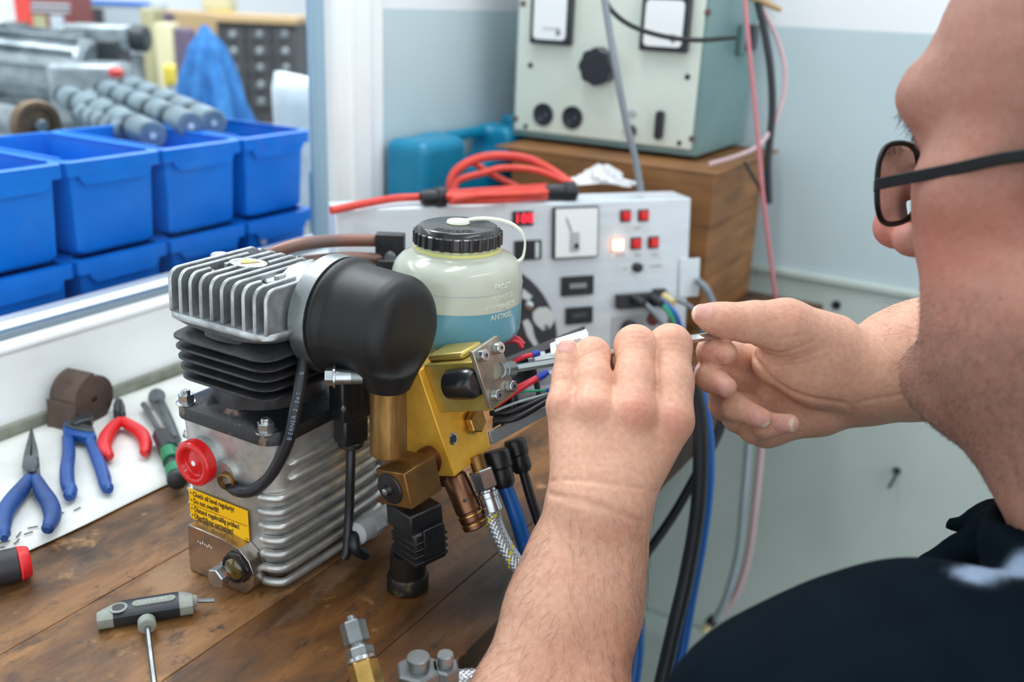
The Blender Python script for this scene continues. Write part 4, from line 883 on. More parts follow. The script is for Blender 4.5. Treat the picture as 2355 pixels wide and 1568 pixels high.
mat('pink_clear', (192, 164, 168), 0.3)
mat('grey_cable', (122, 130, 138), 0.42)
mat('black_cable', (26, 30, 36), 0.42)
mat('bag_plastic', (222, 226, 228), 0.3)
mat('yellow_tip', (206, 190, 140), 0.4)
# --- test console
CA, CB = onz(770, 483, 1.075), onz(1590, 455, 1.075)
cX = nz(V(CB[0] - CA[0], CB[1] - CA[1], 0)); cN = nz(V(cX[1], -cX[0], .12)); cY = nz(np.cross(cN, cX)); Lc = np.linalg.norm(CB - CA)
def CP(u, v, lift=0.0): return onplane(u, v, CA, cN) + cN * lift
hgt = (1.075 - BZ) / cY[2] - .0006
con = thing('test_console', 'silver test console with meters, red lamps and counters behind the bottle', 'console', V(*((CA + CB) / 2)[:2], BZ))
sideP = [(0, 0), (-.012, -hgt), (.052, -hgt), (.042, -.002)]
nb2 = nz(V(-cN[0], -cN[1], 0))
lo = CA - cY * hgt; lo2 = CB - cY * hgt; bk = nb2 * .045
V8 = [CA, CB, lo2, lo]; V8b = [CA + bk, CB + bk, V(lo2[0], lo2[1], BZ + .0006) + nb2 * .065, V(lo[0], lo[1], BZ + .0006) + nb2 * .065]
body = obj('housing', MB().add(V8 + V8b, [(0, 3, 2, 1), (4, 5, 6, 7), (0, 1, 5, 4), (1, 2, 6, 5), (2, 3, 7, 6), (3, 0, 4, 7)]), 'panel_alu', con, bevel=.002)
def cbox(u0, v0, u1, v1, th, lift=0.0, d0=None):
    a, b, c = CP(u0, v0), CP(u1, v0), CP(u0, v1); w = np.dot(b - a, cX); h = np.dot(a - c, cY); m_ = CP((u0 + u1) / 2, (v0 + v1) / 2)
    return MB().box(m_ + cN * (th / 2 + lift), (w, h, th), cX, cY, cN), m_, w, h
def cpart(name, rect, th, m, lift=0.0, bev=.0008, parent=None):
    mb, c, w, h = cbox(*rect, th, lift); return obj(name, mb, m, parent or con, bevel=bev), c, w, h
def ctext(s, u, v, size, m, parent, lift, align='CENTER'):
    obj('lettering', text_mesh(s, size, .0001, 0, align), m, parent, W=T4(CP(u, v) + cN * lift, cX, cY, cN))
o, *_ = cpart('led_display', (1178, 485, 1225, 519), .003, 'panel_dark'); ctext('188', 1203, 502, .0155, 'led_red', o, .0032)
o, *_ = cpart('dark_display', (1182, 552, 1244, 597), .003, 'panel_dark'); cpart('window', (1229, 556, 1237, 592), .0005, 'panel_alu', .003, 0, o)
mt, c, w, h = cpart('panel_meter', (1269, 474, 1373, 593), .006, 'panel_dark', 0, .0015); fc, *_ = cpart('meter_face', (1273, 478, 1369, 589), .0006, 'meter_face', .006, 0, mt)
a, b = CP(1318, 555), CP(1297, 500); d_ = nz(b - a)
obj('needle', MB().box((a + b) / 2 + cN * .0075, (np.linalg.norm(b - a), .0014, .0005), d_, np.cross(cN, d_), cN), 'grey_cable', mt)
obj('needle_cover', MB().box(CP(1316, 553) + cN * .0078, (.011, .022, .002), cX, cY, cN), 'plastic_grey', mt, bevel=.003)
obj('zero_screw', MB().lathe([(.003, 0), (.003, .001), (.001, .0015)], CP(1319, 563) + cN * .0088, cN, 14), 'panel_dark', mt)
for (u, v, on) in ((1438, 496, 0), (1479, 495, 0), (1418, 562, 1), (1462, 559, 0), (1502, 557, 0)):
    o, *_ = cpart('indicator_lamp', (u - 12, v - 14, u + 12, v + 14), .002, 'lamp_rim' if on else 'panel_dark')
    s = 11 if on else 9
    cpart('lens', (u - s, v - s - 1, u + s, v + s + 1), .005, 'lamp_on' if on else 'lamp_red', .001, .0012, o)
for (r, t_) in (((1443, 517, 1484, 533), 'PUMPE'), ((1403, 579, 1448, 595), 'BETRIEB'), ((1449, 579, 1481, 595), 'START'), ((1489, 578, 1520, 594), 'STOP'), ((1421, 607, 1452, 629), 'AUS'), ((1482, 600, 1534, 625), 'HANDBETR.')):
    o, c, w, h = cpart('paper_label', r, .0005, 'paper_label', 0, 0); obj('lettering', text_mesh(t_, .0042, .00005, 0, 'CENTER', .8), 'print_grey', o, W=T4(c + cN * .0006, cX, cY, cN))
obj('toggle_knob', MB().lathe([(.0058, 0), (.0056, .006), (.004, .008)], CP(1464, 614), cN, 20), 'panel_dark', con)
for r, t_ in (((1290, 634, 1363, 678), '00000'), ((1300, 705, 1361, 743), '04771')):
    o, c, w, h = cpart('hour_counter', r, .004, 'panel_dark'); obj('digits', text_mesh(t_, h * .38, .0001, 0, 'CENTER'), 'dial_white' if t_ == '00000' else 'print_grey', o, W=T4(c + cN * .0042, cX, cY, cN))
so, *_ = cpart('socket_strip', (1415, 672, 1530, 704), .010, 'panel_dark')
cpart('socket_step', (1500, 663, 1528, 680), .006, 'panel_dark', .0, .001, so)
cpart('hatch', (1560, 594, 1606, 682), .003, 'panel_alu'); cpart('rotary_plate', (1405, 725, 1480, 790), .001, 'plastic_grey')
obj('rotary_switch', MB().lathe([(.011, 0), (.010, .008), (.006, .010)], CP(1445, 755), cN, 18), 'bakelite', con)
obj('red_button', MB().lathe([(.0065, 0), (.0065, .004), (.005, .005)], CP(1548, 734), cN, 16), 'far_red', con)
obj('dark_button', MB().lathe([(.0085, 0), (.0085, .003), (.005, .004)], CP(1502, 732), cN, 16), 'far_maroon', con)
for pts, m_, r in (([(1460, 685), (1480, 710), (1496, 745), (1505, 800)], 'grey_cable', .0036), ([(1497, 685), (1510, 705), (1518, 740), (1522, 800)], 'green_wire', .003), ([(1505, 683), (1522, 705), (1534, 745), (1540, 800)], 'blue_hose', .003),
                   ([(1530, 680), (1560, 695), (1578, 730), (1586, 780)], 'grey_cable', .0028)):
    P_ = [CP(*pts[0], .008), CP(*pts[1], .028), CP(*pts[2], .034), CP(*pts[3], .030)]; obj('patch_lead', MB().tube(P_, r, 10, 6), m_, con, smooth=80)
for (u, v) in ((1452, 684), (1493, 683), (1520, 680)): obj('lead_plug', MB().cyl(CP(u, v, .008), CP(u + 6, v + 8, .024), .0065, .0045, seg=14), 'bakelite' if u < 1510 else 'yellow_tip', con)
# the round black selector disc standing before the panel
dc = CP(1087, 800, .004); Rd = 205 * px(np.dot(RW[:, 2], CAM - dc)); ylim = (BZ + .002 - dc[2]) / cY[2]; dz = obj('selector_disc', MB().prism([(Rd * math.cos(a), max(Rd * math.sin(a), ylim)) for a in [2 * math.pi * j / 96 for j in range(96)]], dc, cX, cY, .004), 'dial_black', con, bevel=.0006)
def dpoly(pts, m, nm):
    c = CP(*np.mean(pts, 0), .0081); obj(nm, MB().prism([(np.dot(CP(u, v, .0081) - c, cX), np.dot(CP(u, v, .0081) - c, cY)) for u, v in pts][::-1], c, cX, cY, .0006), m, dz, smooth=None)
dpoly([(1219, 715), (1232, 704), (1252, 703), (1266, 716), (1268, 735), (1258, 752), (1242, 756), (1228, 744), (1220, 732)], 'dial_white', 'icon')
dpoly([(1196, 736), (1208, 730), (1218, 746), (1222, 768), (1232, 790), (1222, 792), (1206, 768)], 'dial_white', 'icon')
dpoly([(1196, 660), (1218, 678), (1210, 688), (1194, 682)], 'dial_white', 'icon'); dpoly([(1243, 745), (1254, 742), (1257, 752), (1247, 756)], 'dial_black', 'icon_notch')
obj('disc_screw', MB().lathe([(.006, 0), (.005, .003), (.002, .0045)], CP(1210, 699, .008), cN, 18), 'zinc', dz)
# --- crate and voltage regulator
cr = thing('wooden_crate', 'brown wooden crate under the old voltage regulator', 'crate', (-.54, 1.22, BZ))
for k in range(3):
    z0 = BZ + .0005 + .0655 * k
    obj('slat', MB().bb((-.662, 1.128, z0), (-.376, 1.142, z0 + .0645)), 'crate_wood', cr, bevel=.001); obj('slat', MB().bb((-.390, 1.1425, z0), (-.376, 1.32, z0 + .0645)), 'crate_wood', cr, bevel=.001)
obj('lid', MB().bb((-.690, 1.128, 1.0965), (-.374, 1.395, 1.0995)), 'crate_wood', cr, bevel=.001); obj('back_panel', MB().bb((-.662, 1.32, BZ + .0005), (-.376, 1.333, 1.096)), 'crate_wood', cr)
rg = thing('voltage_regulator', 'old grey green voltage regulator box with two meters and a big knob', 'regulator', (-.567, 1.3, 1.10))
rx0, rx1, ry, rz0 = -.707, -.428, 1.2, 1.1045
obj('case', MB().bb((rx0, ry, rz0), (rx1, 1.395, 1.42)), 'reg_case', rg, bevel=.003)
for x in (rx0 + .03, rx1 - .03):
    for y in (ry + .03, 1.36): obj('foot', MB().cyl((x, y, 1.0997), (x, y, rz0), .010, seg=16), 'bakelite', rg)
pa = ony(1186, 312, ry); pb = ony(1592, 362, ry)
fp = obj('front_panel', MB().bb((rx0 + .006, ry - .0035, rz0 + .009), (rx1 - .007, ry, 1.41)), 'reg_panel', rg, bevel=.0015)
yp = ry - .0035
def RP(u, v, lift=0.0): p = ony(u, v, yp); return V(p[0], yp - lift, p[2])
for (u0, v0, u1, v1) in ((1232, -30, 1319, 92), (1487, -22, 1586, 106)):
    a, b = RP(u0, v0), RP(u1, v1); cx_, cz_, w, h = (a[0] + b[0]) / 2, (RP((u0 + u1) / 2, v0)[2] + RP((u0 + u1) / 2, v1)[2]) / 2, b[0] - a[0], RP((u0 + u1) / 2, v0)[2] - RP((u0 + u1) / 2, v1)[2]
    if u0 == 1232: cz_ = RP(1275, 40)[2]; h = w * 1.12
    else: cz_ = RP(1536, 54)[2]; h = w * 1.05
    mt = obj('meter', MB().box((cx_, yp - .006, cz_), (w, .012, h)), 'meter_frame', rg, bevel=.002)
    obj('meter_glass', MB().prism(rrect(w * .80, h * .82, .006), V(cx_, yp - .0122, cz_), V(1, 0, 0), V(0, 0, 1), .0005), 'meter_face', mt)
    obj('needle', MB().box((cx_ + w * .06, yp - .0132, cz_ - h * .20), (w * .42, .0005, .0009), nz(V(1, 0, .06)), V(0, 1, 0), nz(V(-.06, 0, 1))), 'print_grey', mt)
    obj('pointer_hub', MB().lathe([(.004, 0), (.003, .001)], V(cx_ + w * .22, yp - .0128, cz_ - h * .27), (0, -1, 0), 12), 'grey_cable', mt)
kp = RP(1384, 152); P8 = []
for j in range(48): a = 2 * math.pi * j / 48; P8.append((.0235 * (1 + .05 * math.cos(8 * a)) * math.cos(a), .0235 * (1 + .05 * math.cos(8 * a)) * math.sin(a)))
obj('control_knob', MB().prism(P8, kp, V(1, 0, 0), V(0, 0, 1), .022), 'bakelite', rg, bevel=.002, smooth=60)
for u, v in ((1250, 263), (1317, 270)):
    p = RP(u, v); s = obj('mains_socket', MB().lathe([(.0155, 0), (.0155, .0025), (.0135, .003), (.012, .001), (.001, .0005)], p, (0, -1, 0), 28), 'bakelite', rg)
    for q in (-1, 1): obj('contact', MB().lathe([(.0022, 0), (.0018, .0014)], p + V(.004 * q, -.0008, .003 * q - .003), (0, -1, 0), 10), 'zinc_dull', s)
for (u, v, m_, r) in ((1203, 8, 'rust_screw', .0045), (1220, 150, 'dark_steel', .0038), (1628, 28, 'rust_screw', .0045), (1581, 177, 'dark_steel', .0038), (1186, 273, 'rust_screw', .0042), (1209, 290, 'dark_steel', .0034), (1591, 319, 'rust_screw', .0042), (1562, 329, 'dark_steel', .0034)):
    obj('panel_screw', MB().lathe([(r, 0), (r * .9, .0012), (r * .3, .0018)], RP(u, v), (0, -1, 0), 14), m_, rg)
obj('pilot_lamp', MB().lathe([(.0055, 0), (.005, .002), (.0035, .002), (.003, .0035), (.0005, .004)], RP(1455, 259), (0, -1, 0), 18), 'plastic_grey', rg)
obj('fuse_holder', MB().lathe([(.0075, 0), (.007, .007), (.004, .009)], RP(1452, 300), (0, -1, 0), 18), 'bakelite', rg)
obj('rocker_switch', MB().prism(rrect(.011, .037, .0054), RP(1519, 287), V(1, 0, 0), V(0, 0, 1), .008), 'bakelite', rg, bevel=.001)
sd = onx(1702, 92, rx1); obj('side_socket', MB().box(V(rx1 + .006, sd[1], sd[2]), (.012, .03, .04)), 'reg_case', rg, bevel=.004); obj('side_plug', MB().box(V(rx1 + .016, sd[1], sd[2] + .004), (.012, .022, .034)), 'bakelite', rg, bevel=.003)
# --- teal canister against the window wall
jc = thing('canister', 'teal plastic canister with a carrying handle beside the white post', 'canister', (-.735, 1.13, BZ))
x0, x1, y0, y1, zt_ = -.768, -.702, .982, 1.29, 1.116
def can(P):
    c = np.array([(x0 + x1) / 2, (y0 + y1) / 2, (BZ + zt_) / 2]); hs = np.array([(x1 - x0) / 2, (y1 - y0) / 2, (zt_ - BZ - .001) / 2]); r = .013
    q = np.abs(P - c) - hs + r; d = np.linalg.norm(np.maximum(q, 0), axis=1) + np.minimum(q.max(1), 0) - r
    g = np.array([c[0], y0 + .15, zt_]); q = np.abs(P - g) - np.array([.09, .055, .040]) + .01; cut = np.linalg.norm(np.maximum(q, 0), axis=1) + np.minimum(q.max(1), 0) - .01
    d = smax(d, -cut, .008); return smin(d, cone(P, (c[0] - .012, y0 + .07, zt_ - .008), (c[0] - .012, y0 + .23, zt_ - .008), .0085, .0085), .010)
Wv, Qv = nets(can, (x0 - .01, y0 - .01, BZ - .005), (x1 + .01, y1 + .01, zt_ + .012), .004, 2)
obj('body', np_mesh('canister', Wv, Qv), 'teal_plastic', jc); obj('screw_cap', MB().cyl((-.735, 1.25, 1.1145), (-.735, 1.25, 1.126), .016, seg=24, ch=.002), 'teal_plastic', jc)
single('shade_box', MB().bb((-.774, 1.315, BZ + .0005), (-.715, 1.40, 1.215)), 'far_dark', 'dark box added for the shaded gap in the corner behind the regulator', 'case', bevel=.004)  # dark box added to stand for shade in the corner gap
# --- leads lying and hanging at the back
def lead(name, label, pts, r, m, cat='cable', seg=10, group=None):
    return single(name, MB().tube([at(*p) if len(p) == 3 else V(*p[:3]) for p in pts], r, seg, 7), m, label, cat, group, smooth=80)
zc_ = 1.0765
def CT(u, v, h=0.0): return onz(u, v, zc_ + h)                       # on the console top
rcable = thing('red_cable_coil', 'coiled red test cable lying on top of the console', 'cable', CT(1150, 450))
def rc_(pts, r=.0048): obj('strand', MB().tube(pts, r, 10, 7), 'red_cable', rcable, smooth=80)
dd = 1.17
rc_([at(1045, 445, dd), at(1036, 425, dd), at(1050, 392, dd), at(1095, 366, dd), at(1150, 358, dd), at(1215, 366, dd), at(1270, 393, dd), at(1315, 425, dd - .01)], .0056)
rc_([at(1045, 445, dd - .02), at(1055, 415, dd - .02), at(1110, 398, dd - .02), at(1160, 386, dd - .02), at(1235, 392, dd - .02), at(1300, 418, dd - .02)], .0040)
rc_([at(1090, 375, dd + .02), at(1130, 400, dd + .02), at(1180, 425, dd + .02), at(1215, 440, dd + .01)], .0040)
for k, (a0, a1, q) in enumerate((((1030, 444), (1258, 428), .004), ((1030, 450), (1262, 436), .004), ((1032, 457), (1262, 444), .004), ((1032, 463), (1256, 452), .004), ((1026, 452), (1258, 442), .0105), ((1040, 458), (1262, 434), .0110))):
    rc_([CT(*a0, q), CT((a0[0] + a1[0]) / 2, (a0[1] + a1[1]) / 2 + 5 * math.sin(2.3 * k), q + .001), CT(*a1, q)], .0037)
for (a, b) in (((1252, 441), (1328, 440)), ((968, 455), (1028, 452))):
    A, B2 = CT(*a, .008), CT(*b, .008); d_ = nz(B2 - A); L_ = np.linalg.norm(B2 - A)
    obj('boot', MB().lathe([(.006, 0), (.009, L_ * .15), (.009, L_ * .55), (.0115, L_ * .6), (.0115, L_ * .9), (.006, L_)], A, d_, 16), 'black_cable', rcable)
rc_([CT(762, 484, .003), CT(800, 476, .004), CT(850, 466, .005), CT(910, 456, .006), CT(972, 453, .006)], .0042)
bg = CT(1385, 425, .001); R_ = []
for i in range(7):
    s = i / 6; R_.append([bg + (RH * math.cos(a) * (.045 * (1 - s * .85)) + FH * math.sin(a) * .016 * (1 - s * .8)) * (1 + .22 * math.sin(5 * a + 9 * s)) + UP * (.022 * s ** 1.3 + .002 * math.sin(3 * a)) + UP * .002 for a in [2 * math.pi * j / 22 for j in range(22)]])
single('plastic_bag', MB().rings(R_), 'bag_plastic', 'crumpled clear plastic bag on the console beside the red cable', 'bag', smooth=25)
lead('test_lead', 'grey test lead hanging down across the regulator front', [(1386, -30, 1.10), (1400, 60, 1.10), (1418, 165, 1.10), (1440, 280, 1.11), (1462, 370, 1.12), (1474, 440, 1.125)], .0042, 'grey_cable')
lead('black_lead', 'thin black lead looping from above to the regulator side', [(1384, -20, 1.12), (1405, 22, 1.12), (1450, 58, 1.12), (1520, 82, 1.12), (1600, 92, 1.12), (1690, 86, 1.15)], .0030, 'black_cable')
lead('pink_wire', 'thin pink wire hanging straight down the back wall', [(1712, -20, 1.12), (1722, 100, 1.13), (1738, 260, 1.15), (1752, 420, 1.17), (1768, 560, 1.19), (1782, 670, 1.21), (1784, 690, 1.22)], .0026, 'pink_cable')
lead('black_strap_cable', 'thick black cable hanging behind the pink wires', [(1742, 0, 1.2), (1758, 70, 1.2), (1772, 160, 1.2), (1776, 260, 1.21), (1766, 370, 1.22), (1768, 468, 1.23)], .0048, 'black_cable')
lead('pink_loop_wire', 'pale pink wire curving out and back under the regulator', [(1752, 20, 1.22), (1788, 90, 1.22), (1806, 170, 1.22), (1794, 250, 1.22), (1755, 325, 1.21), (1705, 355, 1.20), (1630, 378, 1.19)], .0030, 'pink_clear')
lead('thin_black_wire', 'thin black wire running down from the crate corner', [(1712, 372, 1.22), (1740, 420, 1.22), (1765, 465, 1.23)], .0022, 'black_cable')
lead('dark_console_lead', 'dark grey lead arching behind the console beside the thumb', [(1605, 645, 1.16), (1625, 665, 1.15), (1640, 700, 1.15), (1644, 740, 1.15)], .0042, 'grey_cable')
p = at(1765, 6, 1.2); single('wooden_peg', MB().cyl(p - RH * .03 + UP * .01, p + RH * .018 - UP * .008, .006, .003, seg=12), 'far_tan', 'tan wooden peg from which the wires hang', 'peg')
# hanging below the bench edge
lead('black_hose', 'thick black hose hanging down beside the blue one', [(1585, 850, .90), (1606, 940, .90), (1612, 1040, .90), (1604, 1180, .90), (1580, 1320, .90), (1552, 1440, .90), (1515, 1600, .89)], .0075, 'black_cable', 'hose', 12)
lead('blue_hose', 'bright blue hose hanging behind the left hand', [(1585, 850, .915), (1612, 905, .915), (1628, 1000, .915), (1628, 1120, .915), (1612, 1250, .915), (1586, 1390, .915), (1550, 1600, .905)], .0058, 'blue_hose', 'hose', 12)
lead('black_cable', 'black cable crossing diagonally in front of the wall', [(1668, 940, .97), (1650, 1000, .97), (1608, 1080, .965), (1545, 1190, .97), (1480, 1280, .96), (1410, 1360, .96)], .0050, 'black_cable')
lead('blue_black_cable', 'blue and black cable just right of the forearm', [(1440, 1350, .95), (1462, 1420, .95), (1464, 1500, .95), (1450, 1600, .95)], .0075, 'blue_hose')
lead('grey_tube', 'pale grey tube hanging against the wall', [(1722, 1010, 1.36), (1712, 1130, 1.36), (1698, 1270, 1.38), (1668, 1380, 1.40), (1640, 1432, 1.42)], .0055, 'grey_wire')
lead('pink_tube', 'pale pink tube hanging against the wall', [(1752, 1010, 1.36), (1738, 1150, 1.36), (1720, 1280, 1.38), (1690, 1370, 1.40), (1645, 1425, 1.42)], .0055, 'pink_clear')
t = thing('cable_tip', 'black and cream plug at the end of the hanging tubes', 'plug', at(1632, 1435, 1.42)); a, b = at(1645, 1420, 1.42), at(1618, 1452, 1.42); m_ = (a + b) / 2
obj('sleeve', MB().cyl(a, m_, .008, .0085, seg=14), 'black_cable', t); obj('ferrule', MB().cyl(m_, b, .0062, seg=14, ch=.001), 'yellow_tip', t)
mat('lilac_plastic', (190, 192, 208), 0.45)
sb = onz(1672, 1512, .2635); t = thing('socket_box', 'pale lilac socket box low on the wall behind the sleeve', 'socket box', sb)
obj('box', MB().box(sb + V(.03, .0, .018), (.075, .022, .034)), 'lilac_plastic', t, bevel=.004); obj('cover', MB().box(sb + V(.03, -.0125, .018), (.060, .003, .024)), 'lilac_plastic', t, bevel=.001)
# ================================================================ tools on the bench
mat('towel', (232, 234, 230), 0.85, col2=(216, 218, 214), vscale=20, bump=0.4, bscale=350, bdist=0.0008)
mat('towel_edge', (120, 122, 118), 0.9)
mat('tool_blue', (16, 66, 140), 0.42, col2=(30, 84, 156), vscale=40)
mat('grip_blue', (34, 78, 146), 0.5, col2=(26, 62, 122), vscale=30)
mat('tool_red', (214, 30, 34), 0.4)
mat('tool_steel', (116, 122, 124), 0.35, 0.75, col2=(86, 92, 95), vscale=60)
mat('tool_dark', (70, 74, 78), 0.4, 0.6)
mat('tool_black', (42, 44, 48), 0.5)
mat('tool_green', (18, 122, 80), 0.45)
mat('leather', (96, 76, 66), 0.5, col2=(66, 52, 46), vscale=40, bump=0.3, bscale=150)
mat('handle_navy', (34, 40, 48), 0.45, bump=0.1, bscale=800)
mat('handle_grey', (150, 156, 148), 0.55, col2=(128, 134, 124), vscale=50)
mat('chrome', (200, 204, 206), 0.12, 1.0)
tw = thing('towel', 'white folded towel under the pliers along the wall', 'towel', (-.68, .33, BZ)); R_ = []; ny = 90
for i in range(ny + 1):
    y = -.25 + .93 * i / ny; xa_, xb_ = -.764 + .004 * math.sin(9 * y), -.5915 + .0025 * math.sin(14 * y) + .0015 * math.sin(37 * y); ring = []
    for k in range(14): x = xa_ + (xb_ - xa_) * k / 13; ring.append(V(x, y, BZ + .0046 + .0007 * math.sin(40 * x + 11 * y) * math.sin(9 * y) - (.0012 if k in (0, 13) else 0)))
    ring += [V(xb_ + .0015, y, BZ + .0020), V(xb_, y, BZ + .0004), V(xa_, y, BZ + .0004), V(xa_ - .0012, y, BZ + .002)]
    R_.append(ring)
obj('fold', MB().rings(R_), 'towel', tw, smooth=60)
for (x, y) in ((-.605, .20), (-.611, .23)):
    pts = [V(x + .003 * math.sin(40 * s), y + .17 * s, BZ + .0062) for s in np.linspace(0, 1, 30)]
    for k in range(0, 29, 2): obj('stitch', MB().tube([pts[k], pts[k + 1]], .0006, 6, 0), 'towel_edge', tw)
CZ = .0052
def TB(u, v, h): return B(u, v, CZ + h)
def flat(pts, h0, th): P_ = [TB(u, v, h0) for u, v in pts]; c = sum(P_) / len(P_); ar = sum((P_[i] - c)[0] * (P_[(i + 1) % len(P_)] - c)[1] - (P_[i] - c)[1] * (P_[(i + 1) % len(P_)] - c)[0] for i in range(len(P_))); P_ = P_ if ar > 0 else P_[::-1]; return MB().prism([(p[0] - c[0], p[1] - c[1]) for p in P_], c, V(1, 0, 0), V(0, 1, 0), th)
def grip(pts, r0, r1, h): return MB().tube([TB(u, v, h) for u, v in pts], lambda t: r0 + (r1 - r0) * math.sin(math.pi * min(t * 1.15, 1)) if t < .95 else r0 * .6, 14, 8)
# long-nose pliers
pl1 = thing('long_nose_pliers', 'long-nose pliers with dark blue grips, nearest on the towel', 'pliers', B(75, 1110))
obj('jaw', flat([(72, 1078), (56, 1072), (60, 1052), (68, 1020), (72, 1002), (75, 1001), (75, 1040), (73, 1060)], .004, .008), 'tool_steel', pl1, bevel=.0012)
obj('jaw', flat([(75, 1078), (92, 1074), (90, 1052), (82, 1022), (77, 1001), (75.5, 1001), (76, 1040), (77, 1060)], .004, .008), 'tool_steel', pl1, bevel=.0012)
obj('pivot_block', flat([(54, 1098), (56, 1078), (72, 1072), (92, 1076), (94, 1094), (84, 1108), (64, 1108)], .003, .011), 'tool_steel', pl1, bevel=.0015)
obj('grip', grip([(66, 1100), (52, 1122), (28, 1152), (12, 1180), (8, 1212), (10, 1238)], .0045, .0068, .0075), 'grip_blue', pl1, smooth=80)
obj('grip', grip([(82, 1100), (96, 1128), (114, 1158), (121, 1185), (114, 1207), (106, 1220)], .0045, .0066, .0075), 'grip_blue', pl1, smooth=80)
# slip-joint pliers
pl2 = thing('slip_joint_pliers', 'all-blue slip-joint pliers lying open on the towel', 'pliers', B(200, 1060))
obj('jaw', flat([(165, 990), (172, 983), (190, 974), (212, 969), (216, 976), (212, 986), (190, 990), (176, 997)], .006, .010), 'tool_dark', pl2, bevel=.0012)
obj('rack_jaw', flat([(150, 996), (158, 984), (185, 990), (218, 1002), (220, 1010), (200, 1010), (170, 1004)], .004, .009), 'tool_steel', pl2, bevel=.001)
obj('head', flat([(145, 1000), (150, 986), (164, 984), (170, 994), (190, 1006), (218, 1003), (224, 1018), (212, 1026), (186, 1020), (166, 1016), (150, 1018)], .003, .008), 'tool_blue', pl2, bevel=.0015)
obj('handle', grip([(156, 1006), (158, 1040), (154, 1080), (156, 1115), (163, 1128), (158, 1145)], .0048, .0056, .0062), 'tool_blue', pl2, smooth=80)
obj('handle', grip([(208, 1016), (220, 1045), (232, 1075), (240, 1100), (243, 1115), (252, 1128)], .0046, .0054, .0060), 'tool_blue', pl2, smooth=80)
# red side cutters
pl3 = thing('side_cutters', 'side cutters with red grips and dark jaws on the towel', 'pliers', B(280, 985))
obj('jaw', flat([(276, 969), (262, 964), (262, 948), (267, 936), (274, 931), (277, 935), (278, 955)], .003, .009), 'tool_dark', pl3, bevel=.0012)
obj('jaw', flat([(278, 969), (291, 964), (289, 950), (284, 938), (277, 931), (277.5, 955)], .003, .009), 'tool_dark', pl3, bevel=.0012)
obj('grip', grip([(276, 968), (258, 985), (245, 1005), (240, 1028), (246, 1042), (252, 1052)], .0046, .0064, .0070), 'tool_red', pl3, smooth=80)
obj('grip', grip([(282, 968), (302, 980), (324, 996), (334, 1015), (335, 1030), (333, 1044)], .0046, .0060, .0070), 'tool_red', pl3, smooth=80)
# spanner and screwdriver
sp1 = thing('screwdriver', 'screwdriver with a green and black handle half behind the compressor', 'screwdriver', B(360, 990))
obj('shaft', MB().tube([TB(330, 930, .006), TB(378, 1010, .008)], .0028, 10, 0), 'tool_steel', sp1); obj('ferrule', MB().cyl(TB(370, 1000, .009), TB(390, 1036, .010), .0075, .0082, seg=8), 'tool_black', sp1)
obj('grip', MB().tube([TB(384, 1028, .0085), TB(392, 1050, .0085), TB(404, 1090, .0085), TB(410, 1108, .0085)], lambda t: .0072 + .0012 * math.sin(9 * t) if t < .95 else .005, 12, 5), 'tool_black', sp1, smooth=60)
obj('grip_inlay', MB().tube([TB(388, 1038, .0092), TB(396, 1062, .0092)], .0078, 12, 3), 'tool_green', sp1, smooth=60); obj('grip_inlay', MB().tube([TB(401, 1078, .0092), TB(406, 1096, .0092)], .0078, 12, 3), 'tool_green', sp1, smooth=60)
sp2 = thing('box_spanner', 'grey steel spanner beside the screwdriver on the towel', 'spanner', B(375, 950))
obj('shank', MB().tube([TB(364, 918, .006), TB(385, 962, .006), TB(404, 1012, .006)], .0050, 10, 3), 'tool_steel', sp2); obj('ring_head', MB().cyl(TB(361, 911, .001), TB(361, 911, .013), .0078, seg=20, ch=.001), 'tool_steel', sp2)
# handle with a red end, bottom left
hdl = thing('black_red_handle', 'black tool handle with a red end at the lower left', 'handle', B(10, 1300)); hA, hB, hC = B(-120, 1335, .0125), B(42, 1296, .0125), B(70, 1289, .0125)
obj('handle', MB().tube([hA, (hA + hB) / 2, hB], .0118, 14, 4), 'tool_black', hdl, smooth=60); obj('red_end', MB().tube([hB, (hB + hC) / 2, hC], lambda t: .0120 - .002 * t * t, 14, 4), 'tool_red', hdl, smooth=60, bevel=.001)
# coiled leather strap
ctr = onz(190, 910, BZ + .0255); axs = nz(RH * .93 - FH * .36); sX, sY, _ = frame(axs, V(0, 0, 1)); zr = ctr[2] - BZ - .0008
st = thing('leather_strap', 'brown leather strap rolled up against the window wall', 'strap', V(ctr[0], ctr[1], BZ)); R_ = []; nt_ = 220; wS = .030
for i in range(nt_ + 1):
    s = i / nt_; a = -2 * math.pi * 6.2 * s + 1.2; r = .003 + (zr - .004) * s
    c_ = ctr + sX * math.cos(a) * r + sY * math.sin(a) * r; n_ = sX * math.cos(a) + sY * math.sin(a); R_.append([c_ + n_ * .0014 - axs * wS / 2, c_ + n_ * .0015 + axs * wS / 2, c_ - n_ * .0015 + axs * wS / 2, c_ - n_ * .0015 - axs * wS / 2])
obj('roll', MB().rings(R_), 'leather', st, smooth=60)
tl0 = ctr + sX * 0 - sY * (zr - .002) * (-1 if sY[1] > 0 else 1); 
tq_ = ctr - axs * .0 - np.cross(axs, UP) * (zr + .001) * (1 if np.dot(np.cross(axs, UP), RH) > 0 else -1); tp = [tq_ + UP * .004, tq_ - UP * .004 - FH * .001, tq_ - UP * .014 - FH * .003, V(tq_[0], tq_[1], BZ + .001) - FH * .006]; R_ = []
obj('tail', MB().rings([[p - axs * wS / 2 + RH * .0015, p + axs * wS / 2 + RH * .0015, p + axs * wS / 2 - RH * .0015, p - axs * wS / 2 - RH * .0015] for p in smooth_path(tp, 5)]), 'leather', st)
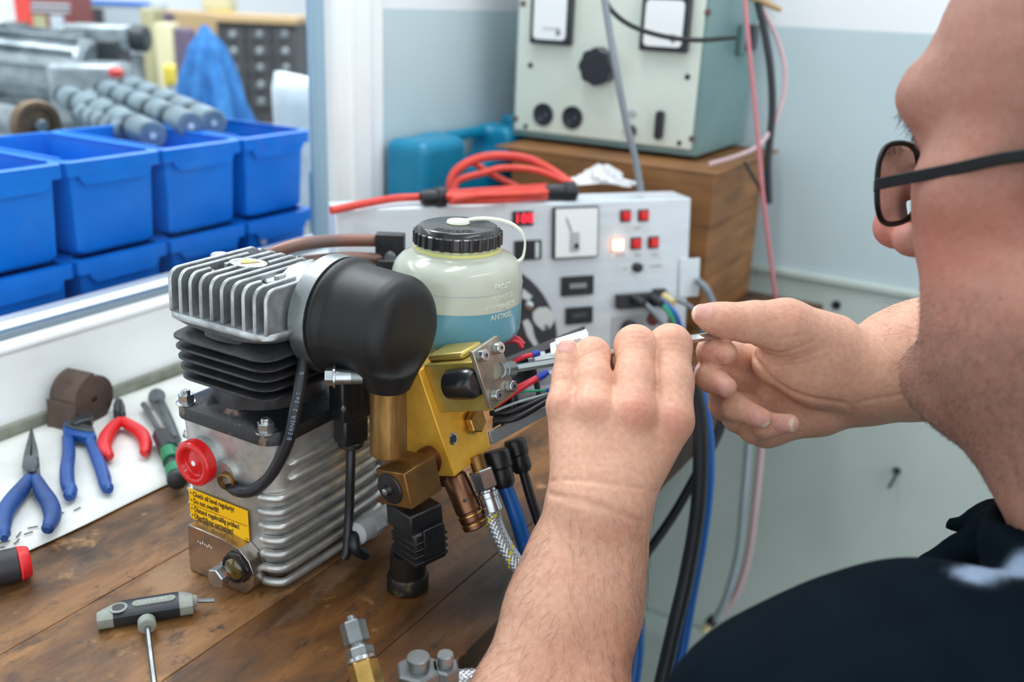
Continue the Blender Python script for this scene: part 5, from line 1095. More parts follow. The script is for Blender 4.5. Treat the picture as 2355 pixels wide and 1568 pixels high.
# T-handle hex driver in front
th_ = thing('t_handle_driver', 'grey and navy T-handle hex driver lying in front of the compressor', 'driver', B(330, 1430))
g0, g1 = B(226, 1459), B(446, 1422); gX = nz(g1 - g0); gY = nz(np.cross(UP, gX)); gL = np.linalg.norm(g1 - g0); gH = .0128
def tprof(s): return .0195 - .0095 * max(0, 1 - s / .30) ** 1.6 - .005 * max(0, (s - .8) / .2) ** 2
def tsec(s): 
    c = g0 + gX * gL * s; w = tprof(s); z0 = .0012; r = .003
    return [c + gY * p[0] + UP * p[1] for p in [(0, z0 + r), (r, z0), (w - r, z0), (w, z0 + r), (w, gH - .005), (w - .004, gH - .0005), (w * .45, gH), (r, gH - .0005), (0, gH - .003)]]
obj('grey_end', MB().rings([tsec(s) for s in np.linspace(0, .17, 6)][::-1]), 'handle_grey', th_, smooth=50)
mid = obj('rubber_grip', MB().rings([tsec(s) for s in np.linspace(.165, .86, 20)][::-1]), 'handle_navy', th_, smooth=50)
obj('grey_end', MB().rings([tsec(s) for s in np.linspace(.855, 1, 6)][::-1]), 'handle_grey', th_, smooth=50)
e1 = B(272, 1400, gH); ee = onz(272, 1397, BZ + gH)
ey_ = obj('eyelet', MB().lathe([(.0056, 0), (.0056, .0006), (.0040, .0008), (.0038, .0001), (.0005, .0001)], onz(272, 1398, BZ + gH - .0003), (0, 0, 1), 26), 'handle_grey', mid); obj('eyelet_hole', MB().lathe([(.0036, 0), (.0034, .0004)], onz(272, 1398, BZ + gH - .0001), (0, 0, 1), 20), 'tool_black', ey_)
lp = onz(354, 1381, BZ + gH); tag_ = obj('oval_badge', MB().prism(rrect(.0265, .0062, .003), lp - UP * .0004, gX, gY, .0009), 'handle_grey', mid)
obj('badge_lettering', text_mesh('GEDORE', .0042, .0002, 0, 'CENTER', 1.1), 'plastic_grey', tag_, W=T4(lp + UP * .0005, gX, gY, UP))
bs_ = g1 + gY * .009 + UP * .0075; bt = at(494, 1371, .655)
obj('side_blade', MB().hexp(bs_, B(494, 1380, .007), .0015), 'zinc_dull', th_); obj('blade_collar', MB().cyl(bs_ - gX * .004, bs_ + gX * .003, .0055, .0035, seg=16), 'handle_grey', th_)
c1 = onz(338, 1436, BZ + .0075); c2 = B(358, 1600, .004); dv = nz(c2 - c1)
obj('collar', MB().lathe([(.0054, -.004), (.0056, 0), (.0056, .0018), (.005, .0026), (.0025, .003)], c1, dv, 24), 'handle_grey', th_); obj('blade', MB().hexp(c1, c2 + dv * .03, .0017), 'zinc_dull', th_)
# pipe fitting standing in front
fA, fB = at(806, 1415, .548), at(856, 1610, .530); fd_ = nz(fB - fA); ff = thing('pipe_fitting', 'steel and brass pipe fitting standing at the front edge', 'fitting', fB)
obj('tip', MB().cyl(fA, fA + fd_ * .005, .0024, seg=16, ch=.0005), 'zinc_dull', ff); obj('steel_hex', MB().hexp(fA + fd_ * .0035, fA + fd_ * .0165, .0074, .001, x=RH), 'zinc_dull', ff, smooth=20)
obj('neck', MB().cyl(fA + fd_ * .016, fA + fd_ * .020, .0045, seg=18), 'zinc_dull', ff); obj('steel_nut', MB().hexp(fA + fd_ * .0185, fA + fd_ * .0240, .0080, .0008, x=RH), 'zinc_dull', ff, smooth=20)
obj('washer', MB().cyl(fA + fd_ * .0238, fA + fd_ * .0262, .0082, seg=26, ch=.0003), 'zinc', ff); obj('brass_hex', MB().hexp(fA + fd_ * .026, fA + fd_ * .062, .0086, .001, x=RH), 'bright_brass', ff, smooth=20)
# hex couplings and braided hose at the bottom edge
hf = thing('hose_coupling', 'pair of steel hex couplings with a braided hose at the bottom edge', 'coupling', B(965, 1600))
for (u, v, r, rs) in ((962, 1518, .0130, .0066), (1024, 1518, .0086, .0048)):
    p = onz(u, v + (16 if r > .01 else 10), BZ + .030); h1 = obj('hex_coupling', MB().hexp(V(p[0], p[1], BZ + .002), p, r, .0012, x=V(1, .2, 0)), 'zinc_dull', hf, smooth=20)
    obj('stub', MB().cyl(p - UP * .001, p + UP * .0075, rs, seg=28, ch=.0005), 'zinc_dull', h1)
braided_hose([B(930, 1606, .012), B(985, 1576, .010), B(1050, 1566, .0075), B(1110, 1562, .0075), B(1165, 1562, .0075)], .0062, hf, marks=(1,))
# the hex key held by both hands
hk_ = thing('hex_key', 'long steel hex key held in both hands on the valve spindle', 'hex key', SOCK)
KP = [SOCK - nz(at(1420, 808, .640) - SOCK) * .004, at(1300, 828, .640), at(1420, 808, .641), at(1560, 784, .643), at(1618, 775, .644), at(1650, 772, .645), at(1668, 782, .646), at(1676, 800, .648)]
obj('shaft', MB().tube(KP[:5] + KP[5:], .0029, 6, 5), 'chrome', hk_, smooth=25)
obj('ball_end', MB().lathe([(.0024, 0), (.0044, .001), (.0044, .0035), (.003, .0045)], SOCK - nz(KP[1] - SOCK) * .001, nz(KP[1] - SOCK), 18), 'zinc', hk_)
# ================================================================ the man
mat('skin', (210, 165, 145), 0.52, attr='tint', col2=(236, 220, 214), vscale=260, vlo=0.3, vhi=0.8, bump=0.35, bscale=900, bdist=0.0006, sss=0.12, sssr=(0.006, 0.0025, 0.0015), spec=0.28)
mat('hair_dark', (62, 48, 40), 0.5)
mat('hair_brow', (40, 32, 28), 0.5)
mat('hair_grey', (150, 132, 116), 0.55)
mat('shirt_cloth', (14, 26, 36), 0.75, attr='tint', bump=0.3, bscale=900, bdist=0.0006, spec=0.03)
mat('trouser_cloth', (24, 30, 38), 0.85, bump=0.3, bscale=700)
mat('spectacle_black', (8, 8, 9), 0.45, spec=0.25)
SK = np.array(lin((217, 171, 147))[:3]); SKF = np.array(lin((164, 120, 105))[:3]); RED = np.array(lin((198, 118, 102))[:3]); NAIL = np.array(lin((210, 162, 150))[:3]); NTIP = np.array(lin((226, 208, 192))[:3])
def J(u, v, d, r): return (at(u, v, d), r * px(d))
def chain(P, js, k=.005):
    d = None
    for (a, ra), (b, rb) in zip(js[:-1], js[1:]):
        e = cone(P, a, b, ra, rb); d = e if d is None else smin(d, e, k)
    return d
def march(f, u, v, d0=.40, d1=.80):
    t = d0; r = ray(u, v); n_ = np.linalg.norm(r)
    for _ in range(80):
        s = float(f((CAM + r * t)[None])[0])
        if abs(s) < 2e-5: break
        t += .8 * s / n_
        if t > d1: return None
    return CAM + r * t
def grad(f, p):
    e = 4e-4; return nz(np.array([float(f((p + e * q)[None])[0] - f((p - e * q)[None])[0]) for q in np.eye(3)]))
def strokes(f, L):
    out = []
    for pts, dep, w in L:
        Q = [march(f, *p) for p in pts]; Q = [q for q in Q if q is not None]
        if len(Q) > 1: out.append((smooth_path(Q, 4) if len(Q) > 2 else Q, dep, w))
    return out
def carve(P, d, S):
    near = np.abs(d) < .008
    if not near.any(): return d
    d = d.copy(); Pn = P[near]; acc = np.zeros(len(Pn))
    for pts, dep, w in S:
        c = np.mean(pts, 0); R_ = max(np.linalg.norm(np.asarray(pts) - c, axis=1)) + 4 * w; m_ = np.linalg.norm(Pn - c, axis=1) < R_
        if m_.any(): acc[m_] += dep * np.exp(-(polydist(Pn[m_], pts) / w) ** 2)
    d[near] += 1.5 * acc; return d
class Nail:
    def __init__(s, f, c, e, wid, ln):
        s.c = march(f, *c); n_ = grad(f, s.c); tip = march(f, *e)
        if tip is None: tip = at(*e, np.dot(RW[:, 2], CAM - s.c))
        a = tip - s.c; s.a = nz(a - n_ * np.dot(a, n_)); s.n = n_; s.b = np.cross(n_, s.a); s.w, s.l = wid, ln
        s.A = np.stack([s.a, s.b, s.n])
    def local(s, P): return (P - s.c) @ s.A.T
    def shape(s, P, d):
        q = s.local(P); m_ = np.abs(q).max(1) < .02; out = d.copy()
        if m_.any():
            z = q[m_]; g = np.maximum(np.abs(z[:, 0]) / s.l, np.abs(z[:, 1]) / s.w); g4 = ((np.abs(z[:, 0]) / s.l) ** 4 + (np.abs(z[:, 1]) / s.w) ** 4) ** .25
            rim = np.exp(-((g4 - 1.08) / .09) ** 2); edge = np.where(z[:, 0] > .6 * s.l, .3, 1.0); side = np.abs(z[:, 2]) < .006
            out[m_] += np.where(side, .00045 * rim * edge - .0002 * (g4 < 1), 0)
        return out
    def paint(s, P, c):
        q = s.local(P); g4 = ((np.abs(q[:, 0]) / s.l) ** 4 + (np.abs(q[:, 1]) / s.w) ** 4) ** .25; ok = np.abs(q[:, 2]) < .006
        k = np.clip((1.02 - g4) / .08, 0, 1) * ok; c = c * (1 - k[:, None]) + NAIL * k[:, None]
        k2 = k * np.clip((q[:, 0] / s.l - .66) / .08, 0, 1); return c * (1 - k2[:, None]) + NTIP * k2[:, None]
def bounds(js, pad=.012):
    P_ = np.array([p for p, r in js]); r = np.array([r for p, r in js])[:, None]; return (P_ - r).min(0) - pad, (P_ + r).max(0) + pad
# ---------------------------------------------------------------- left hand and forearm (back of the hand to the viewer)
LF = [[J(1546, 965, .592, 50), J(1545, 880, .606, 47), J(1541, 795, .620, 47), J(1538, 800, .652, 38), J(1528, 850, .668, 33)],
      [J(1456, 948, .583, 50), J(1459, 870, .600, 44), J(1461, 795, .615, 45), J(1462, 798, .650, 38), J(1456, 850, .668, 33)],
      [J(1366, 938, .586, 46), J(1364, 870, .600, 40), J(1362, 816, .612, 38), J(1370, 818, .644, 33), J(1385, 850, .662, 30)],
      [J(1293, 930, .594, 36), J(1302, 862, .604, 28), J(1306, 822, .608, 25), J(1305, 800, .610, 22)]]
LW = [J(1540, 972, .598, 52), J(1456, 952, .592, 54), J(1370, 945, .594, 52), J(1297, 940, .600, 38)]
LWR = [J(1428, 1150, .585, 66), J(1400, 1160, .578, 66), J(1352, 1155, .576, 62), J(1322, 1135, .582, 54)]
LTH = [J(1420, 1130, .600, 60), J(1500, 1010, .628, 54), J(1528, 915, .650, 42), J(1500, 850, .668, 34)]
FA = [J(1322, 1175, .588, 56), J(1298, 1270, .586, 68), J(1266, 1390, .578, 87), J(1180, 1620, .560, 104)]
FB = [J(1424, 1190, .590, 58), J(1405, 1270, .588, 68), J(1377, 1390, .582, 87), J(1340, 1620, .565, 104)]
EL = (at(1130, 2150, .50), .050); UA = (V(-.03, .385, .985), .052)
def lhand(P):
    F_ = None
    for j in LF:
        e = chain(P, j, .006); F_ = e if F_ is None else smin(F_, e, .0010)
    pm = None
    for a, b in zip(LW, LWR):
        e = cone(P, a[0], b[0], a[1], b[1]); pm = e if pm is None else smin(pm, e, .014)
    pm = smin(pm, chain(P, LTH, .008), .010)
    d = smin(pm, F_, .0048)
    arm = smin(chain(P, FA, .02), chain(P, FB, .02), .022)
    arm = smin(arm, smin(cone(P, FA[-1][0], EL[0], FA[-1][1], EL[1]), cone(P, FB[-1][0], EL[0], FB[-1][1], EL[1]), .02), .01)
    arm = smin(arm, cone(P, EL[0], UA[0], EL[1], UA[1]), .02)
    d = smin(d, arm, .016)
    for c, r in KNB: d = d - .0014 * np.exp(-(np.linalg.norm(P - c, axis=1) / r) ** 2)
    return d
KNB = []
KNB = [(q, .013) for q in [march(lhand, 1553, 965), march(lhand, 1460, 945), march(lhand, 1368, 935), march(lhand, 1292, 932)] if q is not None]
CRL = strokes(lhand, [([(1266, 1106), (1330, 1104), (1390, 1110), (1450, 1118), (1512, 1132)], .0011, .0012), ([(1262, 1136), (1300, 1143), (1345, 1153), (1420, 1178), (1484, 1203)], .0016, .0014), ([(1290, 1150), (1350, 1165), (1400, 1182)], .0005, .0009),
    ([(1434, 770), (1460, 765), (1487, 769)], .0005, .0008), ([(1432, 780), (1460, 777), (1489, 780)], .0006, .0008), ([(1436, 791), (1460, 788), (1488, 791)], .0005, .0008), ([(1438, 802), (1462, 800), (1486, 802)], .0003, .0008),
    ([(1520, 782), (1550, 780), (1580, 792)], .0005, .0008), ([(1518, 794), (1550, 792), (1584, 806)], .0005, .0008), ([(1530, 806), (1560, 806), (1588, 820)], .0003, .0008),
    ([(1334, 824), (1360, 810), (1392, 800)], .0006, .0009), ([(1336, 834), (1364, 820), (1396, 812)], .0005, .0009), ([(1340, 846), (1370, 834), (1398, 828)], .0003, .0008),
    ([(1284, 836), (1302, 833), (1324, 838)], .0004, .0007), ([(1282, 846), (1302, 845), (1326, 847)], .0005, .0007), ([(1283, 858), (1304, 856), (1328, 858)], .0004, .0007), ([(1283, 876), (1304, 872), (1328, 868)], .0005, .0008),
    ([(1432, 920), (1460, 915), (1490, 922)], .0003, .0009), ([(1428, 934), (1460, 929), (1494, 936)], .0003, .0009), ([(1432, 948), (1460, 945), (1492, 950)], .0003, .0009), ([(1440, 962), (1462, 960), (1486, 964)], .0003, .0008),
    ([(1540, 905), (1565, 912), (1588, 925)], .0003, .0009), ([(1538, 922), (1562, 930), (1588, 945)], .0003, .0009), ([(1538, 942), (1562, 950), (1586, 965)], .0003, .0009), ([(1275, 945), (1300, 930), (1318, 912)], .0004, .0009), ([(1280, 955), (1306, 940), (1322, 922)], .0003, .0009)])
rl = np.random.default_rng(5); fine = []
for k in range(46):
    v_ = 985 + 2.9 * k + rl.normal() * 1.5; u_ = 1268 + rl.random() * 150; ln_ = 60 + rl.random() * 120; fine.append(([(u_, v_), (u_ + ln_ / 2, v_ + 2 + rl.normal() * 2), (min(u_ + ln_, 1570 - .5 * (v_ - 960)), v_ + 6 + ln_ * .03)], .00016, .0006))
CRL += strokes(lhand, fine)
NLL = [Nail(lhand, (1303, 793), (1304, 776), .0052, .0056)]
def lfull(P):
    d = carve(P, lhand(P), CRL)
    for n_ in NLL: d = n_.shape(P, d)
    return d
def skin_col(P, base, spots, nails, creases=()):
    n1 = fnoise(P, 120, 3) * .5 + fnoise(P, 320, 4) * .5; c = base * (1 + .05 * n1[:, None]); r_ = np.clip(fnoise(P, 190, 9) * .5, 0, 1) * .16; c = c * (1 - r_[:, None]) + RED * r_[:, None]
    for p, r, s in spots:
        k = s * np.exp(-(np.linalg.norm(P - p, axis=1) / r) ** 2); c = c * (1 - k[:, None]) + RED * k[:, None]
    for n_ in nails: c = n_.paint(P, c)
    return c
lo, hi = bounds(sum(LF, []) + LW + LWR + LTH + FA + FB + [EL, UA])
Wl, Ql = nets(lfull, lo, hi, .00125, 1)
SPL = [(march(lhand, *p), r, s) for p, r, s in (((1463, 942), .010, .50), ((1466, 965), .007, .22), ((1555, 955), .010, .32), ((1545, 985), .009, .22), ((1366, 938), .007, .32), ((1290, 925), .007, .18), ((1460, 890), .009, .22), ((1460, 770), .008, .15), ((1545, 775), .008, .15), ((1530, 1030), .012, .16))]
Cl = skin_col(Wl, SK, SPL, NLL)
# ---------------------------------------------------------------- right hand (palm and curled fingers to the viewer)
RT = [J(1611, 722, .640, 21), J(1640, 731, .640, 30), J(1678, 738, .640, 37), J(1735, 742, .643, 46), J(1805, 752, .648, 62), J(1905, 800, .660, 82)]
RF = [[J(1735, 835, .705, 46), J(1640, 808, .672, 36), J(1640, 812, .650, 33), J(1668, 812, .640, 28)],
      [J(1725, 885, .705, 44), J(1636, 862, .670, 37), J(1636, 868, .648, 33), J(1671, 890, .634, 24)],
      [J(1735, 935, .705, 42), J(1668, 930, .674, 36), J(1690, 935, .652, 30), J(1752, 962, .637, 24)],
      [J(1775, 975, .70, 38), J(1735, 985, .678, 34), J(1765, 978, .656, 29), J(1815, 974, .642, 23)]]
RP_ = [[J(1790, 830, .668, 60), J(1880, 850, .664, 82), J(1985, 862, .668, 88)], [J(1760, 900, .705, 58), J(1880, 920, .692, 72), J(1985, 895, .682, 72)], [J(1700, 955, .690, 42), J(1762, 975, .690, 48), J(1880, 935, .690, 66)]]
RA = [J(1985, 868, .668, 86), J(2060, 838, .676, 106), J(2130, 822, .684, 122), J(2330, 780, .715, 138)]
RA2 = [J(1985, 900, .682, 66), J(2060, 860, .690, 84), J(2130, 838, .698, 100), J(2330, 800, .725, 120)]
REL = (V(.13, .86, 1.04), .050); RUA = (V(.16, .79, .93), .054)
def rhand(P):
    F_ = None
    for j in RF:
        e = chain(P, j, .004); F_ = e if F_ is None else smin(F_, e, .0014)
    pm = None
    for j in RP_: e = chain(P, j, .01); pm = e if pm is None else smin(pm, e, .006)
    d = smin(pm, chain(P, RT, .008), .010)
    d = smin(d, F_, .0022)
    arm = smin(chain(P, RA, .02), chain(P, RA2, .02), .012)
    arm = smin(arm, cone(P, RA[-1][0], REL[0], RA[-1][1], REL[1]), .02); arm = smin(arm, cone(P, REL[0], RUA[0], REL[1], RUA[1]), .02)
    return smin(d, arm, .014)
CRR = strokes(rhand, [([(1722, 792), (1735, 815), (1752, 845), (1775, 872), (1805, 893), (1841, 909), (1890, 921), (1935, 927)], .0022, .0018), ([(1655, 745), (1668, 757), (1674, 771)], .0007, .0010), ([(1674, 740), (1680, 755), (1682, 770)], .0004, .0009),
    ([(1748, 800), (1790, 812), (1835, 800), (1868, 786)], .0007, .0012), ([(1755, 812), (1800, 822), (1850, 808)], .0005, .0010), ([(1762, 826), (1810, 830), (1870, 812), (1900, 800)], .0005, .0010), ([(1770, 842), (1820, 840), (1885, 824)], .0004, .0010), ([(1760, 770), (1800, 778), (1850, 768)], .0005, .0010),
    ([(1745, 705), (1755, 722), (1775, 745)], .0004, .0010), ([(1756, 702), (1768, 722), (1788, 742)], .0003, .0009), ([(1790, 712), (1815, 704), (1840, 712)], .0004, .0010), ([(1796, 722), (1820, 714), (1845, 724)], .0004, .0009), ([(1802, 732), (1824, 726), (1850, 738)], .0003, .0009),
    ([(1700, 700), (1704, 712), (1700, 722)], .0003, .0008), ([(1692, 702), (1695, 714), (1692, 724)], .0003, .0008), ([(1940, 928), (1962, 940), (1974, 960)], .0005, .0012), ([(1975, 925), (2030, 915), (2075, 908)], .0008, .0014), ([(1612, 848), (1640, 845), (1662, 846)], .0005, .0010), ([(1628, 808), (1640, 822), (1662, 836)], .0005, .0010)])
NLR = [Nail(rhand, (1619, 712), (1592, 704), .0062, .0082), Nail(rhand, (1662, 899), (1690, 908), .0040, .0078), Nail(rhand, (1740, 963), (1764, 980), .0050, .0080), Nail(rhand, (1799, 976), (1822, 978), .0056, .0068)]
def rfull(P):
    d = carve(P, rhand(P), CRR)
    for n_ in NLR: d = n_.shape(P, d)
    return d
lo, hi = bounds(RT + sum(RF, []) + sum(RP_, []) + RA + RA2 + [REL, RUA])
Wr, Qr = nets(rfull, lo, hi, .00125, 1)
SPR = [(march(rhand, *p), r, s) for p, r, s in (((1672, 750), .009, .35), ((1640, 810), .010, .35), ((1740, 955), .008, .3), ((1815, 720), .010, .2), ((1655, 880), .009, .3)) if march(rhand, *p) is not None]
Cr = skin_col(Wr, SK, SPR, NLR)
# ---------------------------------------------------------------- head and neck
HS = 1.072; pit = .165; yaw = -.447; rol = -.015
f0 = V(-math.cos(yaw), -math.sin(yaw), 0); hf_ = math.cos(pit) * f0 - math.sin(pit) * UP; ht = math.cos(pit) * UP + math.sin(pit) * f0; ht = math.cos(rol) * ht + math.sin(rol) * np.cross(ht, hf_); hs_ = np.cross(ht, hf_)
HO = at(2039, 530, .577) - (hf_ * .1305 + ht * -.045) * HS
HA = np.stack([hf_, hs_, ht])
def HL(P): return (P - HO) @ HA.T / HS
def HW(f, s, t): return HO + (hf_ * f + hs_ * s + ht * t) * HS
def head_local(q):
    qs = q.copy(); qs[:, 1] = np.abs(qs[:, 1])
    d = ell(q, (-.014, 0, .045), (.092, .076, .088)); d = smin(d, ell(q, (.036, 0, .038), (.055, .062, .052)), .03)
    d = smin(d, ell(q, (.040, 0, -.030), (.056, .060, .078)), .03)
    d = smin(d, cone(qs, (.091, .0, .029), (.078, .047, .025), .0150, .0135), .020)
    d = smin(d, ell(qs, (.052, .038, -.036), (.029, .025, .036)), .018); d = smin(d, ell(qs, (.045, .054, -.016), (.028, .017, .018)), .018)
    d = smin(d, cone(qs, (.004, .054, -.072), (.066, .026, -.112), .024, .022), .03); d = smin(d, ell(qs, (.026, .039, -.084), (.044, .031, .038)), .025)
    d = smin(d, ell(q, (.087, 0, -.120), (.023, .029, .022)), .014); d = smin(d, ell(q, (.074, 0, -.070), (.019, .030, .020)), .014)
    d = smin(d, cone(q, (.050, 0, -.124), (-.005, 0, -.158), .036, .060), .03); d = smin(d, cone(q, (-.025, 0, -.08), (-.07, 0, -.23), .062, .068), .03)
    d = smax(d, -(np.linalg.norm(qs - np.array([.098, .034, -.004]), axis=1) - .018), .012)
    d = smin(d, np.linalg.norm(qs - np.array([.0745, .032, -.003]), axis=1) - .0125, .003)
    d = smin(d, cone(qs, (.0855, .018, .004), (.079, .046, .004), .0045, .004), .006); d = smin(d, cone(qs, (.084, .020, -.013), (.078, .044, -.012), .004, .004), .006)
    nose = smin(cone(q, (.090, 0, .004), (.124, 0, -.040), .0085, .0110), ell(q, (.123, 0, -.044), (.0125, .0125, .011)), .006)
    nose = smin(nose, ell(qs, (.104, .0125, -.048), (.013, .0085, .0095)), .006); d = smin(d, nose, .009)
    d = smax(d, -ell(qs, (.112, .0065, -.0565), (.006, .0035, .0045)), .002)
    d = smin(d, cone(qs, (.0930, 0, -.0785), (.084, .022, -.081), .0050, .003), .004); d = smin(d, cone(qs, (.0920, 0, -.0885), (.084, .020, -.0855), .0056, .0032), .004)
    ear = ell(qs, (-.014, .079, -.008), (.022, .007, .033)); ear = smax(ear, -ell(qs, (-.012, .086, -.006), (.014, .006, .022)), .004); d = smin(d, ear, .006)
    return d
def head(P): return head_local(HL(P)) * HS * .97
def head_full(P):
    d = head(P); return d + .0006 * fnoise(P, 90, 21) + .00022 * fnoise(P, 420, 22)
hp_ = np.array([HW(*q) for q in ((.14, 0, 0), (-.12, 0, 0), (0, .1, 0), (0, -.1, 0), (0, 0, .14), (0, 0, -.13), (-.07, .07, -.24), (-.07, -.07, -.24))])
Wh, Qh = nets(head_full, hp_.min(0) - .02, hp_.max(0) + .02, .0022, 1)
def head_col(P):
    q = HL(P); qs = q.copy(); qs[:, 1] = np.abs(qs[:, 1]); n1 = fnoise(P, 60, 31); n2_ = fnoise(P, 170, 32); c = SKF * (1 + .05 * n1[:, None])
    def mix(c, col, k): return c * (1 - k[:, None]) + np.array(lin(col)[:3]) * k[:, None]
    c = mix(c, (196, 112, 100), np.clip(.42 * np.exp(-(np.linalg.norm((qs - [.055, .055, -.04]) / [.04, .03, .035], axis=1)) ** 2) + .10 * n2_, 0, 1))
    c = mix(c, (204, 112, 104), .6 * np.exp(-(np.linalg.norm((q - [.120, 0, -.044]) / [.018, .02, .016], axis=1)) ** 2))
    c = mix(c, (150, 92, 84), .7 * np.exp(-(np.linalg.norm((q - [.1, 0, -.083]) / [.016, .022, .011], axis=1)) ** 2))
    st_ = np.clip((-.058 - q[:, 2]) / .03, 0, 1) * np.clip((q[:, 0] + .03) / .03, 0, 1) * np.clip((q[:, 2] + .20) / .05, 0, 1)
    c = mix(c, (140, 112, 100), .42 * st_ * np.clip(.7 + .5 * n2_ + .4 * fnoise(P, 600, 33), 0, 1.3))
    hair = np.clip((.02 - q[:, 0] + .25 * (q[:, 2] - .05)) / .01, 0, 1) * np.clip((q[:, 2] - .0) / .015, 0, 1) * (np.abs(q[:, 1]) < .2); c = mix(c, (92, 80, 72), .8 * hair)
    eye = (np.linalg.norm(qs - [.0745, .032, -.003], axis=1) < .0133) & (q[:, 0] > .082); c = mix(c, (225, 220, 215), eye * 1.0)
    return c
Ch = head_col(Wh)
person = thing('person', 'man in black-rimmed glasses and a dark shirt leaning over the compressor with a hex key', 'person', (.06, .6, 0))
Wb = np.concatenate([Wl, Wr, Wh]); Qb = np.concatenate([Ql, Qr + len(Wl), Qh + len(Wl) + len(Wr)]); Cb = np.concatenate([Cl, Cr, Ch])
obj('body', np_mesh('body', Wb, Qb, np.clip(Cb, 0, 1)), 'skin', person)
# ---------------------------------------------------------------- hair
def vert_normals(W, Q):
    n_ = np.cross(W[Q[:, 2]] - W[Q[:, 0]], W[Q[:, 3]] - W[Q[:, 1]]); N_ = np.zeros_like(W)
    for e in range(4):
        for q in range(3): N_[:, q] += np.bincount(Q[:, e], n_[:, q], len(W))
    return N_ / (np.linalg.norm(N_, axis=1)[:, None] + 1e-12)
def strands(W, N, idx, dirf, length, rad, lift, rng, curl=.35, nseg=4):
    mb = MB()
    for i in idx:
        p = W[i] - N[i] * .0003; d_ = dirf(W[i], N[i]); L_ = length * (.55 + .8 * rng.random()); sd_ = nz(np.cross(N[i], d_)) * rng.normal() * curl; pts = [p]
        for k in range(nseg):
            s = (k + 1) / nseg; pts.append(p + (d_ + sd_ * s) * L_ * s + N[i] * (L_ * lift * s * (1.25 - .75 * s) + .0003))
        R_ = []
        for k, q in enumerate(pts):
            T = nz(pts[min(k + 1, nseg)] - pts[max(k - 1, 0)]); a_, b_, _ = frame(T); r = rad * (1 - .75 * k / nseg); R_.append([q + (a_ * math.cos(x) + b_ * math.sin(x)) * r for x in (0, 2.09, 4.19)])
        mb.rings(R_, False, False)
    return mb
def proj(P):
    c = (P - CAM) @ RW; return np.stack([CX + F * c[:, 0] / -c[:, 2], CY - F * c[:, 1] / -c[:, 2]], -1)
Nl = vert_normals(Wl, Ql); uv = proj(Wl); rg_ = np.random.default_rng(8)
fd = nz(FA[-1][0] + FB[-1][0] - FA[0][0] - FB[0][0])
w_ = np.clip((uv[:, 1] - 1120) / 160, 0, 1) * (uv[:, 1] < 1750) * (np.einsum('ij,ij->i', Nl, nz(CAM - FA[1][0])[None]) > -.45)
idx = rg_.choice(len(Wl), 1300, replace=False, p=w_ / w_.sum())
def dl(p, n_):
    side = np.dot(p - (FA[2][0] + FB[2][0]) / 2, RW[:, 0]); d_ = fd * .9 + RW[:, 0] * (.35 if side > -.01 else -.55) + RW[:, 1] * .0 + rg_.normal(size=3) * .18; return nz(d_ - n_ * np.dot(d_, n_))
obj('arm_hair', strands(Wl, Nl, idx, dl, .0125, .00007, .22, rg_), 'hair_dark', person, smooth=80, kind='stuff')
Nr = vert_normals(Wr, Qr); uv = proj(Wr); w_ = np.clip((uv[:, 0] - 1990) / 60, 0, 1) * (uv[:, 0] < 2250) * (Nr @ RW[:, 1] > -.2)
idx = rg_.choice(len(Wr), 260, replace=False, p=w_ / w_.sum()); ar = nz(RA[0][0] - RA[2][0])
obj('arm_hair', strands(Wr, Nr, idx, lambda p, n_: nz((ar + rg_.normal(size=3) * .3) - n_ * np.dot(ar, n_)), .011, .000085, .3, rg_), 'hair_dark', person, smooth=80, kind='stuff')
Nh = vert_normals(Wh, Qh); ql = HL(Wh)
st_ = np.clip((-.055 - ql[:, 2]) / .03, 0, 1) * (ql[:, 0] > -.01) * np.clip((ql[:, 2] + .17) / .03, 0, 1); st_ = st_ * (ql[:, 1] > -.05)
idx = rg_.choice(len(Wh), 4200, replace=False, p=st_ / st_.sum())
def ds(p, n_): d_ = -ht * .8 + hf_ * .35 + rg_.normal(size=3) * .3; return nz(d_ - n_ * np.dot(d_, n_))
h2 = len(idx) // 2
obj('stubble', strands(Wh, Nh, idx[:h2], ds, .0024, .00012, .9, rg_, nseg=2), 'hair_grey', person, smooth=80, kind='stuff'); obj('stubble', strands(Wh, Nh, idx[h2:], ds, .0022, .00011, .9, rg_, nseg=2), 'hair_dark', person, smooth=80, kind='stuff')
for sgn in (1, -1):
    w_ = np.exp(-((ql[:, 2] - (.011 - .10 * np.abs(np.abs(ql[:, 1]) - .03))) / .0038) ** 2) * (np.abs(ql[:, 1]) > .008) * (np.abs(ql[:, 1]) < .052) * (ql[:, 0] > .06) * (ql[:, 1] * sgn > 0)
    idx = rg_.choice(len(Wh), min(650, int((w_ > 1e-3).sum())), replace=False, p=w_ / w_.sum())
    obj('eyebrow', strands(Wh, Nh, idx, lambda p, n_: nz(hs_ * sgn * .6 - ht * .55 - hf_ * .1 + rg_.normal(size=3) * .25), .0058, .00017, .15, rg_), 'hair_brow', person, smooth=80, kind='stuff')
